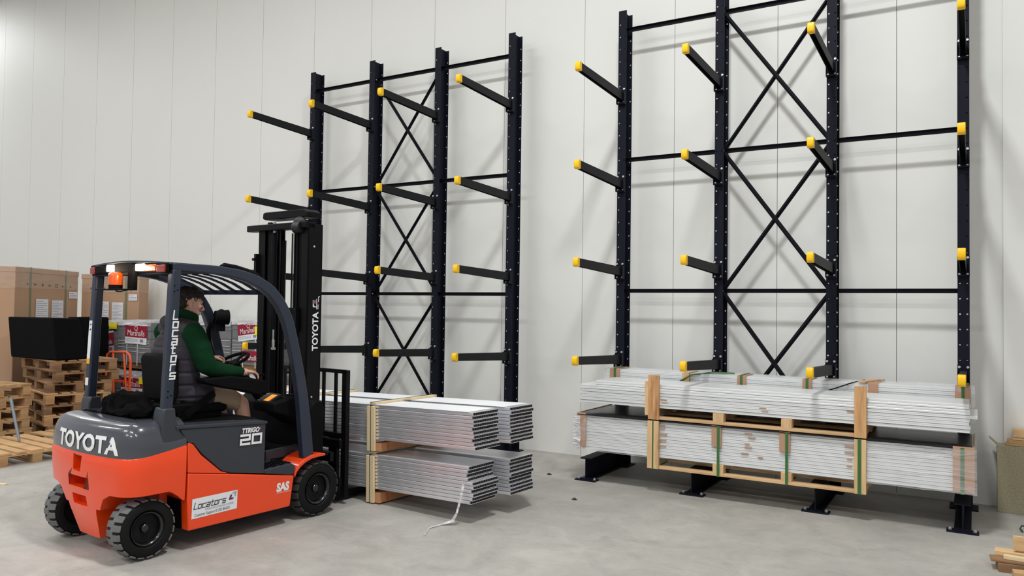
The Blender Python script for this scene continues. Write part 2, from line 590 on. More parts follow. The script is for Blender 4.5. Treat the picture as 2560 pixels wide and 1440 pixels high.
b = MB()   # base: I beam on the floor with foot plates
y0, y1 = -1.21, YF-0.004
b.box(-0.062, 0.062, y0, y1, 0.012, 0.024)
b.box(-0.062, 0.062, y0, y1, 0.222, 0.234)
b.box(-0.005, 0.005, y0, y1, 0.024, 0.222)
b.box(-0.07, 0.07, YB+0.003, YB+0.013, 0.0, 0.26)
b.box(-0.05, 0.05, YF-0.014, YF-0.004, 0.012, 0.3)
base_me = b.build('base_beam', m_steel, bevel=0.0015).data
bpy.data.objects.remove(bpy.data.objects['base_beam'])
b = MB()
b.box(-0.115, 0.115, -1.235, -1.125, 0.0, 0.012)
foot_me = b.build('foot_plate', m_steel).data
bpy.data.objects.remove(bpy.data.objects['foot_plate'])
b = MB()
b.box(-0.115, 0.115, -0.36, -0.12, 0.0, 0.012)
foot2_me = b.build('foot_plate', m_steel).data
bpy.data.objects.remove(bpy.data.objects['foot_plate'])
def boltmesh(r, h, axis):
    b = MB()
    e = {'y': (0, -h, 0), 'z': (0, 0, h)}[axis]
    b.cyl((0, 0, 0), e, r, seg=6)
    b.cyl((0, 0, 0), tuple(c*1.5 for c in e), r*0.55, seg=8)
    o = b.build('bolt', m_zinc, smooth=40)
    me = o.data
    bpy.data.objects.remove(o)
    return me
bolt_y = boltmesh(0.0125, 0.012, 'y')
bolt_z = boltmesh(0.015, 0.014, 'z')
ARM_L, SL = 1.125, 0.0368
b = MB()   # arm: inverted channel, slightly rising and tapering to the tip, with its hook plate
def arm_ring(y, hw, hb, ht, th):
    zc = -y*SL
    return [(-hw, y, zc-hb), (-hw+th, y, zc-hb), (-hw+th, y, zc+ht-th), (hw-th, y, zc+ht-th), (hw-th, y, zc-hb), (hw, y, zc-hb), (hw, y, zc+ht), (-hw, y, zc+ht)]
b.loft([arm_ring(-0.012, 0.025, 0.05, 0.048, 0.004), arm_ring(-ARM_L, 0.024, 0.041, 0.041, 0.004)])
arm_me = b.build('arm', m_arm).data
bpy.data.objects.remove(bpy.data.objects['arm'])
b = MB()
b.box(-0.05, 0.05, -0.012, 0.0, -0.09, 0.1)
b.box(-0.05, -0.044, -0.05, 0.0, -0.075, 0.055)
b.box(0.044, 0.05, -0.05, 0.0, -0.075, 0.055)
b.box(-0.05, 0.05, -0.05, -0.012, -0.09, -0.075)
plate_me = b.build('arm_bracket', m_steel).data
bpy.data.objects.remove(bpy.data.objects['arm_bracket'])
b = MB()
poly = []
for k in range(9):
    a = R(-90+180*k/8)
    poly.append((-ARM_L-0.008-0.034*max(0, math.cos(a))**0.5, ARM_L*SL+0.0+0.048*math.sin(a)))
poly = [(-ARM_L+0.014, ARM_L*SL-0.048)]+poly+[(-ARM_L+0.014, ARM_L*SL+0.048)]
b.prism(poly, 'x', -0.029, 0.029)
cap_o = b.build('end_cap', m_yellow, bevel=0.006)
cap_me = apply_mods(cap_o).data
bpy.data.objects.remove(cap_o)

def inst(name, me, parent, loc):
    o = bpy.data.objects.new(name, me)
    COL.objects.link(o)
    o.parent = parent
    o.location = loc
    return o

def rack(label, group, xs, zarms, zb):
    root = thing('cantilever_rack', label, 'storage rack', (xs[0], -0.69, 0), 0, group)
    Y0 = 0.69
    for i, x in enumerate(xs):
        dx = x-xs[0]
        inst('upright', upright_me, root, (dx, Y0, 0))
        bb = inst('base_beam', base_me, root, (dx, Y0, 0))
        f1 = inst('foot_plate', foot_me, bb, (0, 0, 0))
        inst('foot_plate', foot2_me, bb, (0, 0, 0))
        for sx in (-0.088, 0.088):
            inst('anchor_bolt', bolt_z, bb, (sx, -1.18, 0.012))
        for z in zarms:
            a = inst('arm', arm_me, root, (dx, Y0+YF, z))
            inst('arm_bracket', plate_me, a, (0, 0, 0))
            inst('end_cap', cap_me, a, (0, 0, 0))
            for sx in (-0.034, 0.034):
                for sz in (0.083, -0.07):
                    inst('bolt', bolt_y, a, (sx, -0.012, sz))
    yb = Y0-0.25
    for i in range(len(xs)-1):
        x0, x1 = xs[i]-xs[0], xs[i+1]-xs[0]
        for z in zb:
            b = MB()
            b.box(x0+0.006, x1-0.006, yb-0.003, yb+0.003, z-0.022, z+0.022)
            b.box(x0+0.006, x1-0.006, yb-0.035, yb+0.003, z+0.018, z+0.022)
            b.build('horizontal_brace', m_brace, root)
    x0, x1 = xs[1]-xs[0], xs[2]-xs[0]
    for k in range(len(zb)-1):
        za, zc = zb[k], zb[k+1]
        for s, yy in ((0, -0.012), (1, 0.012)):
            b = MB()
            p, q = ((x0+0.03, za), (x1-0.03, zc)) if s == 0 else ((x1-0.03, za), (x0+0.03, zc))
            b.bar((p[0], yb+yy, p[1]-0.02), (q[0], yb+yy, q[1]+0.02), 0.006, 0.045, up=(0, 0, 1))
            b.bar((p[0], yb+yy-0.015, p[1]-0.02), (q[0], yb+yy-0.015, q[1]+0.02), 0.03, 0.006, up=(0, 0, 1))
            b.build('diagonal_brace', m_brace, root)
    for z in zb[:-1]:
        for x in (x0+0.03, x1-0.03):
            inst('bolt', bolt_y, root, (x, yb-0.034, z))
    return root
X1 = [-8.377, -7.237, -6.097, -4.957]
X2 = [-3.472, -2.346, -1.221, -0.088]
rack('black cantilever rack with yellow tipped arms behind the forklift mast, nearly all arms empty', 'cantilever racks along the wall', X1,
     (4.308, 3.161, 2.171, 1.185), (4.961, 3.453, 1.955, 0.45))
rack('black cantilever rack at the right carrying wrapped white profile bundles on its base', 'cantilever racks along the wall', X2,
     (4.221, 3.215, 2.216, 1.215), (5.013, 3.503, 1.996, 0.49))
# ------------------------------------------------------------------ load on the right rack
YL = -1.30
def grooved(b, x0, x1, y0, y1, z0, z1, lip=0.006):
    """long aluminium profile layer: a ribbed front edge, extruded along x"""
    h = z1-z0
    poly = [(y0+lip, z0), (y0, z0+0.08*h), (y0, z0+0.36*h), (y0+lip*0.35, z0+0.42*h), (y0+lip*0.35, z0+0.5*h), (y0, z0+0.56*h),
            (y0, z0+0.86*h), (y0+lip, z0+0.96*h), (y1, z0+0.96*h), (y1, z0)]
    b.prism(poly, 'x', x0, x1)
def rough_shell(x0, x1, y0, y1, z0, z1, amp, seed, n=(26, 8, 8)):
    """closed, slightly crumpled wrapping around a box"""
    bm = bmesh.new()
    bmesh.ops.create_cube(bm, size=1)
    bmesh.ops.scale(bm, vec=(x1-x0, y1-y0, z1-z0), verts=bm.verts)
    bmesh.ops.translate(bm, vec=((x0+x1)/2, (y0+y1)/2, (z0+z1)/2), verts=bm.verts)
    bmesh.ops.subdivide_edges(bm, edges=bm.edges, cuts=14, use_grid_fill=True)
    for v in bm.verts:
        d = noise.noise_vector(v.co*9+Vector((seed, 0, 0)))
        d2 = noise.noise_vector(v.co*30+Vector((0, seed, 0)))
        v.co += d*amp+d2*amp*0.4
    b = MB()
    b.v = [v.co.copy() for v in bm.verts]
    bm.verts.index_update()
    b.f = [tuple(v.index for v in f.verts) for f in bm.faces]
    bm.free()
    return b

rnd = random.Random(3)
def pallet_frame(root, off, zb, zt, ztop_post, upper):
    """long timber pallet under a bundle: deck boards, cross blocks, corner posts"""
    xa, xb = -2.755, -0.795
    for y in (YL-0.012, -0.92, -0.55):
        MB().box(xa, xb, y, y+0.09, zb, zb+0.026).build('deck_board', m_wood, root, off=off, bevel=0.002)
    for (x0, x1) in ((-2.115, -2.015), (-1.497, -1.405)):
        for y in (YL-0.008, -0.92, -0.55):
            MB().box(x0, x1, y, y+0.09, zb+0.026, zt).build('block', m_woodz, root, off=off, bevel=0.002)
        MB().box(x0-0.0, x1, YL+0.1, -0.45, zt-0.022, zt).build('cross_board', m_wood, root, off=off)
    for (x0, x1) in ((-2.752, -2.68), (-0.87, -0.795)):
        MB().box(x0, x1, YL+0.0, -0.45, zb+0.026, zt).build('cross_bearer', m_wood, root, off=off)

# lower bundle
root = thing('wrapped_profile_bundle', 'film wrapped bundle of white profiles on a pallet resting on the rack base feet', 'pallet load', (-1.78, -0.87, 0.235), 0)
off = (-1.78, -0.87, 0.235)
pallet_frame(root, off, 0.236, 0.342, 0.7, False)
n = 12
for i in range(n):
    z0 = 0.343+i*0.03
    j0, j1 = rnd.uniform(-0.012, 0.012), rnd.uniform(-0.012, 0.012)
    b = MB()
    grooved(b, -3.475+j0, -0.045+j1, YL+0.012+rnd.uniform(-0.003, 0.003), -0.45, z0, z0+0.03)
    b.build('profile', m_profile, root, off=off)
for (x0, x1) in ((-2.756, -2.706), (-2.692, -2.64), (-0.888, -0.852), (-0.84, -0.794)):
    MB().box(x0, x1, YL-0.028, YL+0.004, 0.236, 0.7).build('batten', m_woodz, root, off=off, bevel=0.002)
def strap(root, off, x, w, z0, z1, y=YL-0.012, top=None, m=m_strap):
    b = MB()
    b.box(x-w/2, x+w/2, y-0.002, y, z0, z1)
    if top:
        b.box(x-w/2, x+w/2, y-0.002, -0.43, z1, z1+0.002)
        b.box(x-w/2, x+w/2, -0.432, -0.43, z0, z1)
    b.box(x-w/2, x+w/2, y-0.002, -0.43, z0-0.002, z0)
    return b.build('strap', m, root, off=off)
for x, w, y in ((-2.699, 0.022, YL-0.02), (-2.06, 0.024, YL-0.018), (-1.445, 0.024, YL-0.018), (-0.846, 0.028, YL-0.03), (-0.088, 0.026, YL-0.024)):
    strap(root, off, x, w, 0.236 if abs(x) > 0.1 else 0.335, 0.706, y=y)
for x0, x1, z0, z1 in ((-2.125, -2.035, 0.51, 0.705), (-1.51, -1.418, 0.525, 0.705)):
    MB().box(x0, x1, YL-0.012, YL+0.01, z0, z1).build('cardboard_pad', m_card, root, off=off)
for x0, x1 in ((-0.155, -0.0), ):
    b = MB()
    b.box(x0, x1, YL-0.02, YL+0.008, 0.345, 0.712)
    b.box(x1-0.012, x1, YL, -0.44, 0.345, 0.712)
    b.build('cardboard_corner', m_card, root, off=off, bevel=0.003)
b = MB()
b.box(-3.53, -3.43, YL-0.014, YL+0.01, 0.37, 0.715)
b.box(-3.53, -3.515, YL, -0.44, 0.37, 0.715)
b.build('cardboard_corner', m_card, root, off=off, bevel=0.003)
for x, z in ((-2.61, 0.655), (-2.61, 0.63), (-2.6, 0.575), (-2.62, 0.52), (-2.62, 0.46), (-1.79, 0.655), (-1.76, 0.62), (-1.80, 0.56), (-1.79, 0.53), (-1.82, 0.47), (-1.68, 0.45), (-0.925, 0.63), (-0.925, 0.575), (-0.93, 0.52), (-0.93, 0.46)):
    w_ = 0.02+0.012*(int(x*1000) % 3)
    MB().box(x-w_, x+w_, YL-0.0, YL+0.02, z-0.006, z+0.005).build('spacer', m_card, root, off=off)
# dark cover sheet lying over the bundle top
b = MB()
nx = 40
rows = []
for k, (y, dz) in enumerate(((YL-0.018, -0.02), (YL+0.0, 0.004), (-1.1, 0.006), (-0.8, 0.006), (-0.47, 0.004))):
    for s in (0, 0.003):
        pass
    rows.append([(-3.52+3.5*i/nx, y, 0.7065+dz*0.4+0.001*math.sin(i*1.7+k)) for i in range(nx+1)])
vs = [p for r in rows for p in r]
N = nx+1
fs = [(k*N+i, k*N+i+1, (k+1)*N+i+1, (k+1)*N+i) for k in range(len(rows)-1) for i in range(nx)]
b.add(vs, fs)
b.add([(x, y, z-0.004) for x, y, z in vs], [tuple(reversed(f)) for f in fs])
b.build('cover_sheet', m_blackfilm, root, off=off, smooth=60)
rough_shell(-3.535, -2.76, YL-0.014, -0.44, 0.335, 0.695, 0.005, 1.3).build('stretch_wrap', m_film, root, off=off, smooth=80)
rough_shell(-2.64, -0.89, YL-0.006, -0.44, 0.34, 0.697, 0.002, 4.3).build('stretch_wrap', film_mat('light_stretch_film', amount=0.06, bscale=5), root, off=off, smooth=80)
rough_shell(-0.79, 0.012, YL-0.03, -0.43, 0.34, 0.695, 0.005, 7.3).build('stretch_wrap', m_film, root, off=off, smooth=80)
rough_shell(-3.56, -3.485, YL-0.03, -0.5, 0.36, 0.69, 0.01, 5.1).build('loose_wrap', m_film2, root, off=off, smooth=80)

# upper bundle
off = (-1.78, -0.87, 0.712)
root = thing('profile_bundle', 'unwrapped stack of staggered white profiles between two tall pine posts, above the lower bundle', 'pallet load', off, 0)
pallet_frame(root, off, 0.714, 0.82, 1.15, True)
for (x0, x1, z1) in ((-2.75, -2.64, 1.145), (-0.888, -0.792, 1.152)):
    MB().box(x0, x1, YL-0.03, YL-0.004, 0.712, z1).build('post', m_stain, root, off=off, bevel=0.002)
MB().box(-2.79, -2.752, YL-0.01, YL+0.02, 0.75, 1.08).build('post', m_woodz, root, off=off)
lay = [(0.822, 0.03, -3.50, -0.035), (0.852, 0.03, -3.505, -0.03), (0.882, 0.028, -3.49, -0.04), (0.910, 0.055, -3.50, 0.018),
       (0.966, 0.045, -3.495, -0.035)]
for k, (z0, h, xa, xb) in enumerate(lay):
    b = MB()
    if h > 0.05:
        grooved(b, xa, -0.035, YL+0.006, -0.75, z0, z0+h/2)
        grooved(b, xa+0.02, xb, YL+0.003, -0.75, z0+h/2, z0+h)
    else:
        grooved(b, xa, xb, YL+0.005+rnd.uniform(-0.004, 0.004), -0.75, z0, z0+h)
    b.build('profile', m_profile, root, off=off)
b = MB()
grooved(b, -3.335, -0.04, YL+0.02, -0.8, 1.011, 1.055)
b.build('profile', m_profile, root, off=off)

for x, z in ((-2.6, 0.905), (-2.59, 0.88), (-1.66, 0.9), (-1.64, 0.872), (-0.92, 0.93)):
    MB().box(x-0.03, x+0.03, YL-0.001, YL+0.02, z-0.005, z+0.005).build('spacer', m_card, root, off=off)
# wrapped bundle behind it
off = (-1.75, -0.62, 0.84)
root = thing('wrapped_profile_bundle', 'narrow film wrapped bundle with cardboard pads behind the tall pine posts, against the uprights', 'bundle', off, 0)
for i in range(9):
    z0 = 0.826+i*0.034
    b = MB()
    grooved(b, -3.47+rnd.uniform(-.02, .02), -0.03+rnd.uniform(-.02, .02)-0.02, -0.715+rnd.uniform(0, .006), -0.41, z0, z0+0.034)
    b.build('profile', m_profile, root, off=off)
for x0, x1, m_, d in ((-3.42, -3.31, m_card, 0.012), (-2.6, -2.53, m_woodz, 0.03), (-2.04, -1.955, m_card, 0.012), (-1.42, -1.335, m_card, 0.012), (-0.845, -0.762, m_card, 0.014), (-0.15, -0.03, m_card, 0.014)):
    b = MB()
    b.box(x0, x1, -0.718-d, -0.716, 1.005, 1.138)
    b.box(x0, x1, -0.716, -0.42, 1.134, 1.14)
    b.build('cardboard_pad' if m_ is m_card else 'timber_pad', m_, root, off=off, bevel=0.002)
for x in (-3.36, -2.0, -1.378, -0.09):
    b = MB()
    b.box(x-0.011, x+0.011, -0.738, -0.735, 0.85, 1.142)
    b.box(x-0.011, x+0.011, -0.738, -0.41, 1.142, 1.145)
    b.build('strap', m_strap, root, off=off)
MB().bar((-0.9, -0.74, 1.146), (-0.76, -0.44, 1.149), 0.07, 0.016).build('timber_pad', m_wood, root, off=off)
b = MB()
b.tube([(-2.6, -0.73, 0.99), (-2.62, -0.76, 1.05), (-2.5, -0.74, 1.12), (-2.3, -0.68, 1.15), (-2.1, -0.6, 1.146)], 0.008, 6)
b.build('loose_strap', m_strap, root, off=off, smooth=60)
b = MB()
b.tube([(-1.25, -0.745, 1.02), (-1.1, -0.75, 1.08), (-0.98, -0.72, 1.13), (-0.88, -0.66, 1.155)], 0.006, 6)
b.build('loose_strap', m_black, root, off=off, smooth=60)
rough_shell(-3.5, -0.8, -0.722, -0.405, 0.83, 1.137, 0.005, 2.2).build('stretch_wrap', m_film, root, off=off, smooth=80)
rough_shell(-0.79, 0.0, -0.728, -0.405, 0.83, 1.142, 0.008, 3.2).build('stretch_wrap', m_film, root, off=off, smooth=80)

# ------------------------------------------------------------------ load on the forks
P0 = Vector((-4.71, -3.137, 0))
FROT = math.atan2(-0.0835, 0.9965)
def Fw(u, v, z):
    return (P0.x+0.9965*u+0.0835*v, P0.y-0.0835*u+0.9965*v, z)
TILT = 0.028
def side_layer(b, x0, x1, y0, y1, z0, h, cells):
    """flat hollow profile sheet, ribbed near edge, open chambers at the +x end"""
    z1 = z0+h
    lip = 0.007
    poly = [(y0+lip, z0), (y0, z0+0.12*h), (y0, z0+0.8*h), (y0+lip, z0+0.94*h), (y1-lip, z0+0.94*h), (y1, z0+0.8*h), (y1, z0+0.12*h), (y1-lip, z0)]
    n = len(poly)
    vs = [(x0, p[0], p[1]) for p in poly]+[(x1-0.007, p[0], p[1]) for p in poly]
    fs = [tuple(range(n-1, -1, -1))]+[(i, (i+1) % n, (i+1) % n+n, i+n) for i in range(n)]+[tuple(range(n, 2*n))]
    b.add(vs, fs)
    # open end: chamber walls
    W = (y1-y0-2*lip)
    t = 0.0022
    for zz in (z0+0.03*h, z0+0.82*h):
        b.box(x1-0.007, x1, y0+lip*0.4, y1-lip*0.4, zz, zz+0.12*h)
m_slotshade = mat('chamber_shade', lin(16, 16, 18), rough=0.8)  # near black stands in for the shade deep inside the open chambers
def bundle_meshes():
    b = MB()
    side_layer(b, -2.8, 1.19, 0, 0.345, 0, 0.0312, 14)
    o = b.build('hollow_profile', m_alu)
    me = o.data
    bpy.data.objects.remove(o)
    return me
layer_me = bundle_meshes()
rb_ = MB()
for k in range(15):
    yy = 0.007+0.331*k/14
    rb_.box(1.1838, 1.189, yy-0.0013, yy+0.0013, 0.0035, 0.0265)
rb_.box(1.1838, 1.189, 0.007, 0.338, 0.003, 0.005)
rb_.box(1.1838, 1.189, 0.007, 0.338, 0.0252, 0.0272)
rb_ = rb_.build('chamber_walls', mat('chamber_wall', lin(92, 92, 97), rough=0.5))  # darker than the aluminium: shade inside the openings painted into the ribs
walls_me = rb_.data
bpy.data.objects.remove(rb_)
db_ = MB().box(1.1832, 1.1838, 0.008, 0.337, 0.003, 0.0285).build('chamber_shade_plate', m_slotshade)  # dark plate close behind the ribs, painted as the shade of deep chambers
slot_shade_me = db_.data
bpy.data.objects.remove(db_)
rim_b = MB()
rim_b.box(1.139, 1.142, 0.008, 0.337, 0.003, 0.028)
def fork_load(label, z_bot, nlay, rot_seed, top, zbear=-0.085):
    loc = Fw(-0.03, 0.0, z_bot)
    root = thing('strapped_panel_bundle', label, 'pallet load', loc, FROT)
    root.rotation_euler = (0, -TILT, FROT)
    rn = random.Random(rot_seed)
    for bank, (dv, du) in enumerate(((0.0, 0.0), (0.462, 0.045))):
        for i in range(nlay):
            j = rn.uniform(-0.012, 0.012)
            if bank == 0 and not top:
                j += (-0.03, -0.01, 0.0, 0.0, 0.0, -0.005, -0.045, -0.06, -0.035, -0.03)[i]
            if bank == 0 and top:
                j += (0.02, 0.015, 0.0, 0.0, 0.0, 0.0, 0.0, 0.0, 0.0, 0.0)[i]
            o = inst('hollow_profile', layer_me, root, (0.03+j+du-0.0, dv+rn.uniform(-0.002, 0.002), 0.035+i*0.0312))
            inst('chamber_shade_plate', slot_shade_me, o, (0, 0, 0))
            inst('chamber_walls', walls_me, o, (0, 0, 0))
    zt = 0.035+nlay*0.0312
    if top:
        MB().box(-2.75, 1.17, -0.002, 0.35, zt, zt+0.002).build('top_sheet', m_alutop, root)
        MB().box(-2.75, 1.2, 0.455, 0.81, zt, zt+0.002).build('top_sheet', m_alutop, root)
    for u in (0.03, -1.1, -2.2):
        # battens on the near face, bearer below, batten on top
        for (a, b2) in ((-0.028, 0.004), (0.022, 0.066)):
            MB().box(u+a, u+b2, -0.026, -0.002, zbear, zt-0.012).build('batten', m_pale, root, bevel=0.003)
        MB().box(u+0.005, u+0.02, -0.014, -0.004, zbear-0.001, zt).build('strap', m_dkstrap, root)
        br = MB().box(u+0.03, u+0.12, 0.0, 0.82, zbear, 0.004).build('bearer', m_ochre, root, bevel=0.002)
        if u > 0:
            MB().box(u+0.1205, u+0.1215, 0.09, 0.1, zbear+0.005, 0.0).build('red_mark', m_redmark, br)
        MB().box(u-0.02, u+0.06, 0.0, 0.84, zt+0.003, zt+0.022).build('top_batten', m_pale, root, bevel=0.002)
        MB().box(u+0.0, u+0.018, -0.01, 0.85, zt+0.0225, zt+0.0245).build('strap', m_dkstrap, root)
        # perforated spacers beside the batten
        b = MB()
        for i in range(nlay):
            b.box(u+0.072, u+0.09, -0.006, 0.0, 0.04+i*0.0312, 0.052+i*0.0312)
        b.build('spacer_strip', m_pale, root)
    return root
g = 'strapped bundles carried by the forklift'
fork_load('lower of two strapped bundles of long hollow aluminium profiles in front of the forklift', 0.095, 10, 5, False)
fork_load('upper of two strapped bundles of long hollow aluminium profiles in front of the forklift', 0.54, 10, 9, True, -0.068)

# strip of film hanging from the lower bundle to the floor
b = MB()
path = [((-3.60, -3.27, 0.33), 0.06), ((-3.62, -3.285, 0.2), 0.055), ((-3.64, -3.30, 0.1), 0.045), ((-3.68, -3.30, 0.03), 0.07), ((-3.75, -3.38, 0.006), 0.03),
        ((-3.77, -3.5, 0.006), 0.015), ((-3.72, -3.6, 0.005), 0.018), ((-3.68, -3.68, 0.005), 0.01)]
rings = []
for k, (p, w) in enumerate(path):
    p = Vector(p)
    s = Vector((0.8, -0.6, 0))*w/2 if k < 4 else Vector((0.9, 0.3, 0))*w/2
    d = Vector((0.002, 0.003, 0.004))
    m_ = p+Vector((0, -0.012, 0.006))
    rings.append([p-s, m_, p+s, m_+d])
b.loft(rings)
tag(b.build('film_strip', m_film2, smooth=60), 'crumpled clear film strip hanging off the lower aluminium bundle onto the floor', 'plastic film')

# ------------------------------------------------------------------ right corner
root = thing('storage_box', 'large greyish brown board box with an open flap against the wall at the right edge', 'box', (0.6, -0.15, 0))
off = (0.6, -0.15, 0)
MB().box(0.172, 1.05, -0.25, -0.07, 0.0, 0.6).build('body', m_osb, root, off=off, bevel=0.003)
b = MB()
b.add([(0.17, -0.25, 0.6), (0.17, -0.08, 0.6), (0.112, -0.09, 0.655), (0.11, -0.24, 0.66), (0.174, -0.25, 0.604), (0.174, -0.08, 0.604), (0.116, -0.09, 0.659), (0.114, -0.24, 0.664)],
      [(0, 1, 2, 3), (7, 6, 5, 4), (0, 4, 5, 1), (1, 5, 6, 2), (2, 6, 7, 3), (3, 7, 4, 0)])
b.build('flap', m_osb, root, off=off)
g = 'timber offcuts stacked on the board box'
def plank(p, size, rz, m, label, group, name='timber_offcut', rx=0.0):
    b = MB()
    b.box(-size[0]/2, size[0]/2, -size[1]/2, size[1]/2, 0, size[2])
    o = b.build(name, m, bevel=0.002, loc=p)
    o.rotation_euler = (rx, 0, rz)
    return tag(o, label, 'timber', group)
plank((0.56, -0.16, 0.602), (0.64, 0.14, 0.022), 0.0, m_oldwood2, 'bottom pine board on top of the greyish brown box', g)
plank((0.57, -0.165, 0.624), (0.63, 0.12, 0.028), 0.02, m_oldwood2, 'second pine board up on the greyish brown box', g)
plank((0.6, -0.16, 0.654), (0.62, 0.1, 0.024), 0.0, m_wood, 'third pine board up on the greyish brown box', g)
plank((0.62, -0.16, 0.68), (0.65, 0.13, 0.07), -0.02, m_wood, 'thick pine offcut topmost on the greyish brown box', g)
g = 'timber offcuts in the bottom right corner'
plank((0.30, -2.08, 0.0), (0.34, 0.12, 0.058), 0.15, m_oldwood, 'brown timber block lowest in the offcut heap at the bottom right corner', g)
plank((0.36, -2.24, 0.0), (0.28, 0.09, 0.05), 0.1, m_oldwood2, 'small timber block nearest the camera in the bottom right corner heap', g)
plank((0.42, -2.06, 0.0605), (0.66, 0.13, 0.014), 0.05, m_oldwood, 'thin brown board sticking out left from the corner offcut heap', g)
plank((0.50, -2.1, 0.076), (0.66, 0.05, 0.026), -0.08, m_pale, 'narrow pale batten lying across the middle of the corner offcut heap', g)
plank((0.46, -1.98, 0.077), (0.68, 0.1, 0.03), -0.04, m_wood, 'pale plank on the upper left of the corner offcut heap', g)
plank((0.52, -1.92, 0.109), (0.55, 0.1, 0.012), 0.02, m_pale, 'thin pale slat at the back of the corner offcut heap', g)
plank((0.46, -1.975, 0.122), (0.46, 0.02, 0.10), 0.05, m_wood, 'short board standing on edge at the back of the corner offcut heap', g)
b = MB()
b.tube([(0.335, -0.92, 0.006), (0.318, -0.88, 0.02), (0.33, -0.83, 0.035), (0.4, -0.8, 0.03), (0.5, -0.8, 0.008)], 0.006, 6)
tag(b.build('strap_offcut', m_dkstrap, smooth=60), 'loop of dark green strapping on the floor near the right edge', 'strap')
def flake(p, s, m, label):
    b = MB()
    b.add([(p[0]-s, p[1]-s*.3, 0.003), (p[0]+s*.4, p[1]-s*.6, 0.002), (p[0]+s, p[1]+s*.3, 0.003), (p[0]-s*.2, p[1]+s*.6, 0.004), (p[0], p[1], 0.002+s*0.7)],
          [(0, 1, 4), (1, 2, 4), (2, 3, 4), (3, 0, 4), (3, 2, 1, 0)])
    tag(b.build('floor_scrap', m), label, 'litter')
flake((-3.21, -2.0, 0), 0.03, m_debris, 'dark scrap on the floor in front of the leftmost foot of the right rack')
flake((-3.92, -1.17, 0), 0.03, m_debris, 'small dark flake on the floor left of the right rack')
MB_ = MB().box(-0.14, 0.14, -0.02, 0.02, 0, 0.012)
o = MB_.build('timber_splinter', m_pale, loc=(-8.2, -4.62, 0.0)); o.rotation_euler = (0, 0, 0.35)
tag(o, 'pale wooden splinter on the bare floor at the left edge', 'wood scrap')
# ------------------------------------------------------------------ forklift (builder frame F: u to its right side, v forwards, z up)
FO = (-0.6, -1.3, 0.0)
fk = thing('forklift_truck', 'orange and dark grey electric counterbalance forklift with amber lights lit, carrying two strapped bundles', 'forklift', Fw(*FO), FROT)
UC = -0.6                                     # centre line
def mir(u):
    return 2*UC-u
def fbuild(b, name, m, parent=None, **kw):
    return b.build(name, m, parent or fk, off=FO, **kw)

# --- counterweight
half = [(0.0, -1.815), (0.0, -1.95), (0.0, -2.08)]
for k in range(1, 9):
    t = k/8
    half.append(((1-t)**2*0.0+2*t*(1-t)*0.0+t*t*-0.16, (1-t)**2*-2.08+2*t*(1-t)*-2.235+t*t*-2.255))
for k in range(1, 7):
    t = k/6
    half.append((-0.16-0.44*t, -2.255-0.037*(1-(1-t)**2)))
def outline(inset, half=half):
    pts = []
    for i, (u, v) in enumerate(half):
        p, q = half[max(i-1, 0)], half[min(i+1, len(half)-1)]
        t = Vector((q[0]-p[0], q[1]-p[1])).normalized()
        if i == len(half)-1: t = Vector((-1, 0))
        if i == 0: t = Vector((0, -1))
        nrm = Vector((t.y, -t.x))    # points inwards? fixed below
        c = Vector((UC, -1.95))-Vector((u, v))
        if nrm.dot(c) < 0: nrm = -nrm
        pts.append((u+nrm.x*inset, v+nrm.y*inset))
    left = [(mir(u), v) for u, v in pts[:-1]][::-1]
    return pts+left
def ring(inset, z, dv=0.0, zf=None):
    o = outline(inset)
    out = []
    for (u, v) in o:
        zz = z
        if zf is not None:
            t = max(0, min(1, (v+2.29)/0.46))
            zz = z+(zf-z)*t*t
        out.append((u, max(v, v) if v > -1.83 else v+dv, zz))
    return out
b = MB()
b.loft([ring(0.05, 0.105, 0.05), ring(0.02, 0.3, 0.02), ring(0.006, 0.46, 0.006), ring(0.0, 0.6), ring(0.0, 0.703, 0, 0.757), ring(0.01, 0.72, 0, 0.774), ring(0.03, 0.723, 0, 0.778)])
cw = fbuild(b, 'counterweight', m_orange)
def cutter(build_fn):
    c = MB()
    build_fn(c)
    o = c.build('cutter', m_orange, off=FO)
    o.parent = fk
    return o
def boolean(target, cutters):
    for c in cutters:
        md = target.modifiers.new('cut', 'BOOLEAN')
        md.operation = 'DIFFERENCE'
        md.solver = 'EXACT'
        md.object = c
    apply_mods(target)
    for c in cutters:
        bpy.data.objects.remove(c)
def archpoly(sgn):
    # (u,z) shape removed on one side, leaving a centre tongue
    pts = [(-0.40, 0.0), (-0.385, 0.22), (-0.355, 0.33), (-0.30, 0.415), (-0.22, 0.452), (0.3, 0.462), (0.3, 0.0)]
    return pts if sgn > 0 else [(mir(u), z) for u, z in pts][::-1]
cuts = [cutter(lambda c: c.prism(archpoly(1), 'y', -2.6, -1.93)), cutter(lambda c: c.prism(archpoly(-1), 'y', -2.6, -1.93))]
# tongue taper: lower centre narrows
for s in (1, -1):
    def fn(c, s=s):
        pts = [(-0.455, 0.10), (-0.40, 0.33), (-0.2, 0.33), (-0.2, 0.0), (-0.455, 0.0)]
        if s < 0: pts = [(mir(u), z) for u, z in pts][::-1]
        c.prism(pts, 'y', -2.6, -1.86)
    cuts.append(cutter(fn))
# front lower corner of the side skirt part
cuts.append(cutter(lambda c: c.prism([(-1.96, -0.1), (-1.96, 0.452), (-1.92, 0.447), (-1.875, 0.415), (-1.83, 0.375), (-1.7, 0.33), (-1.7, -0.1)], 'x', -1.4, 0.2)))
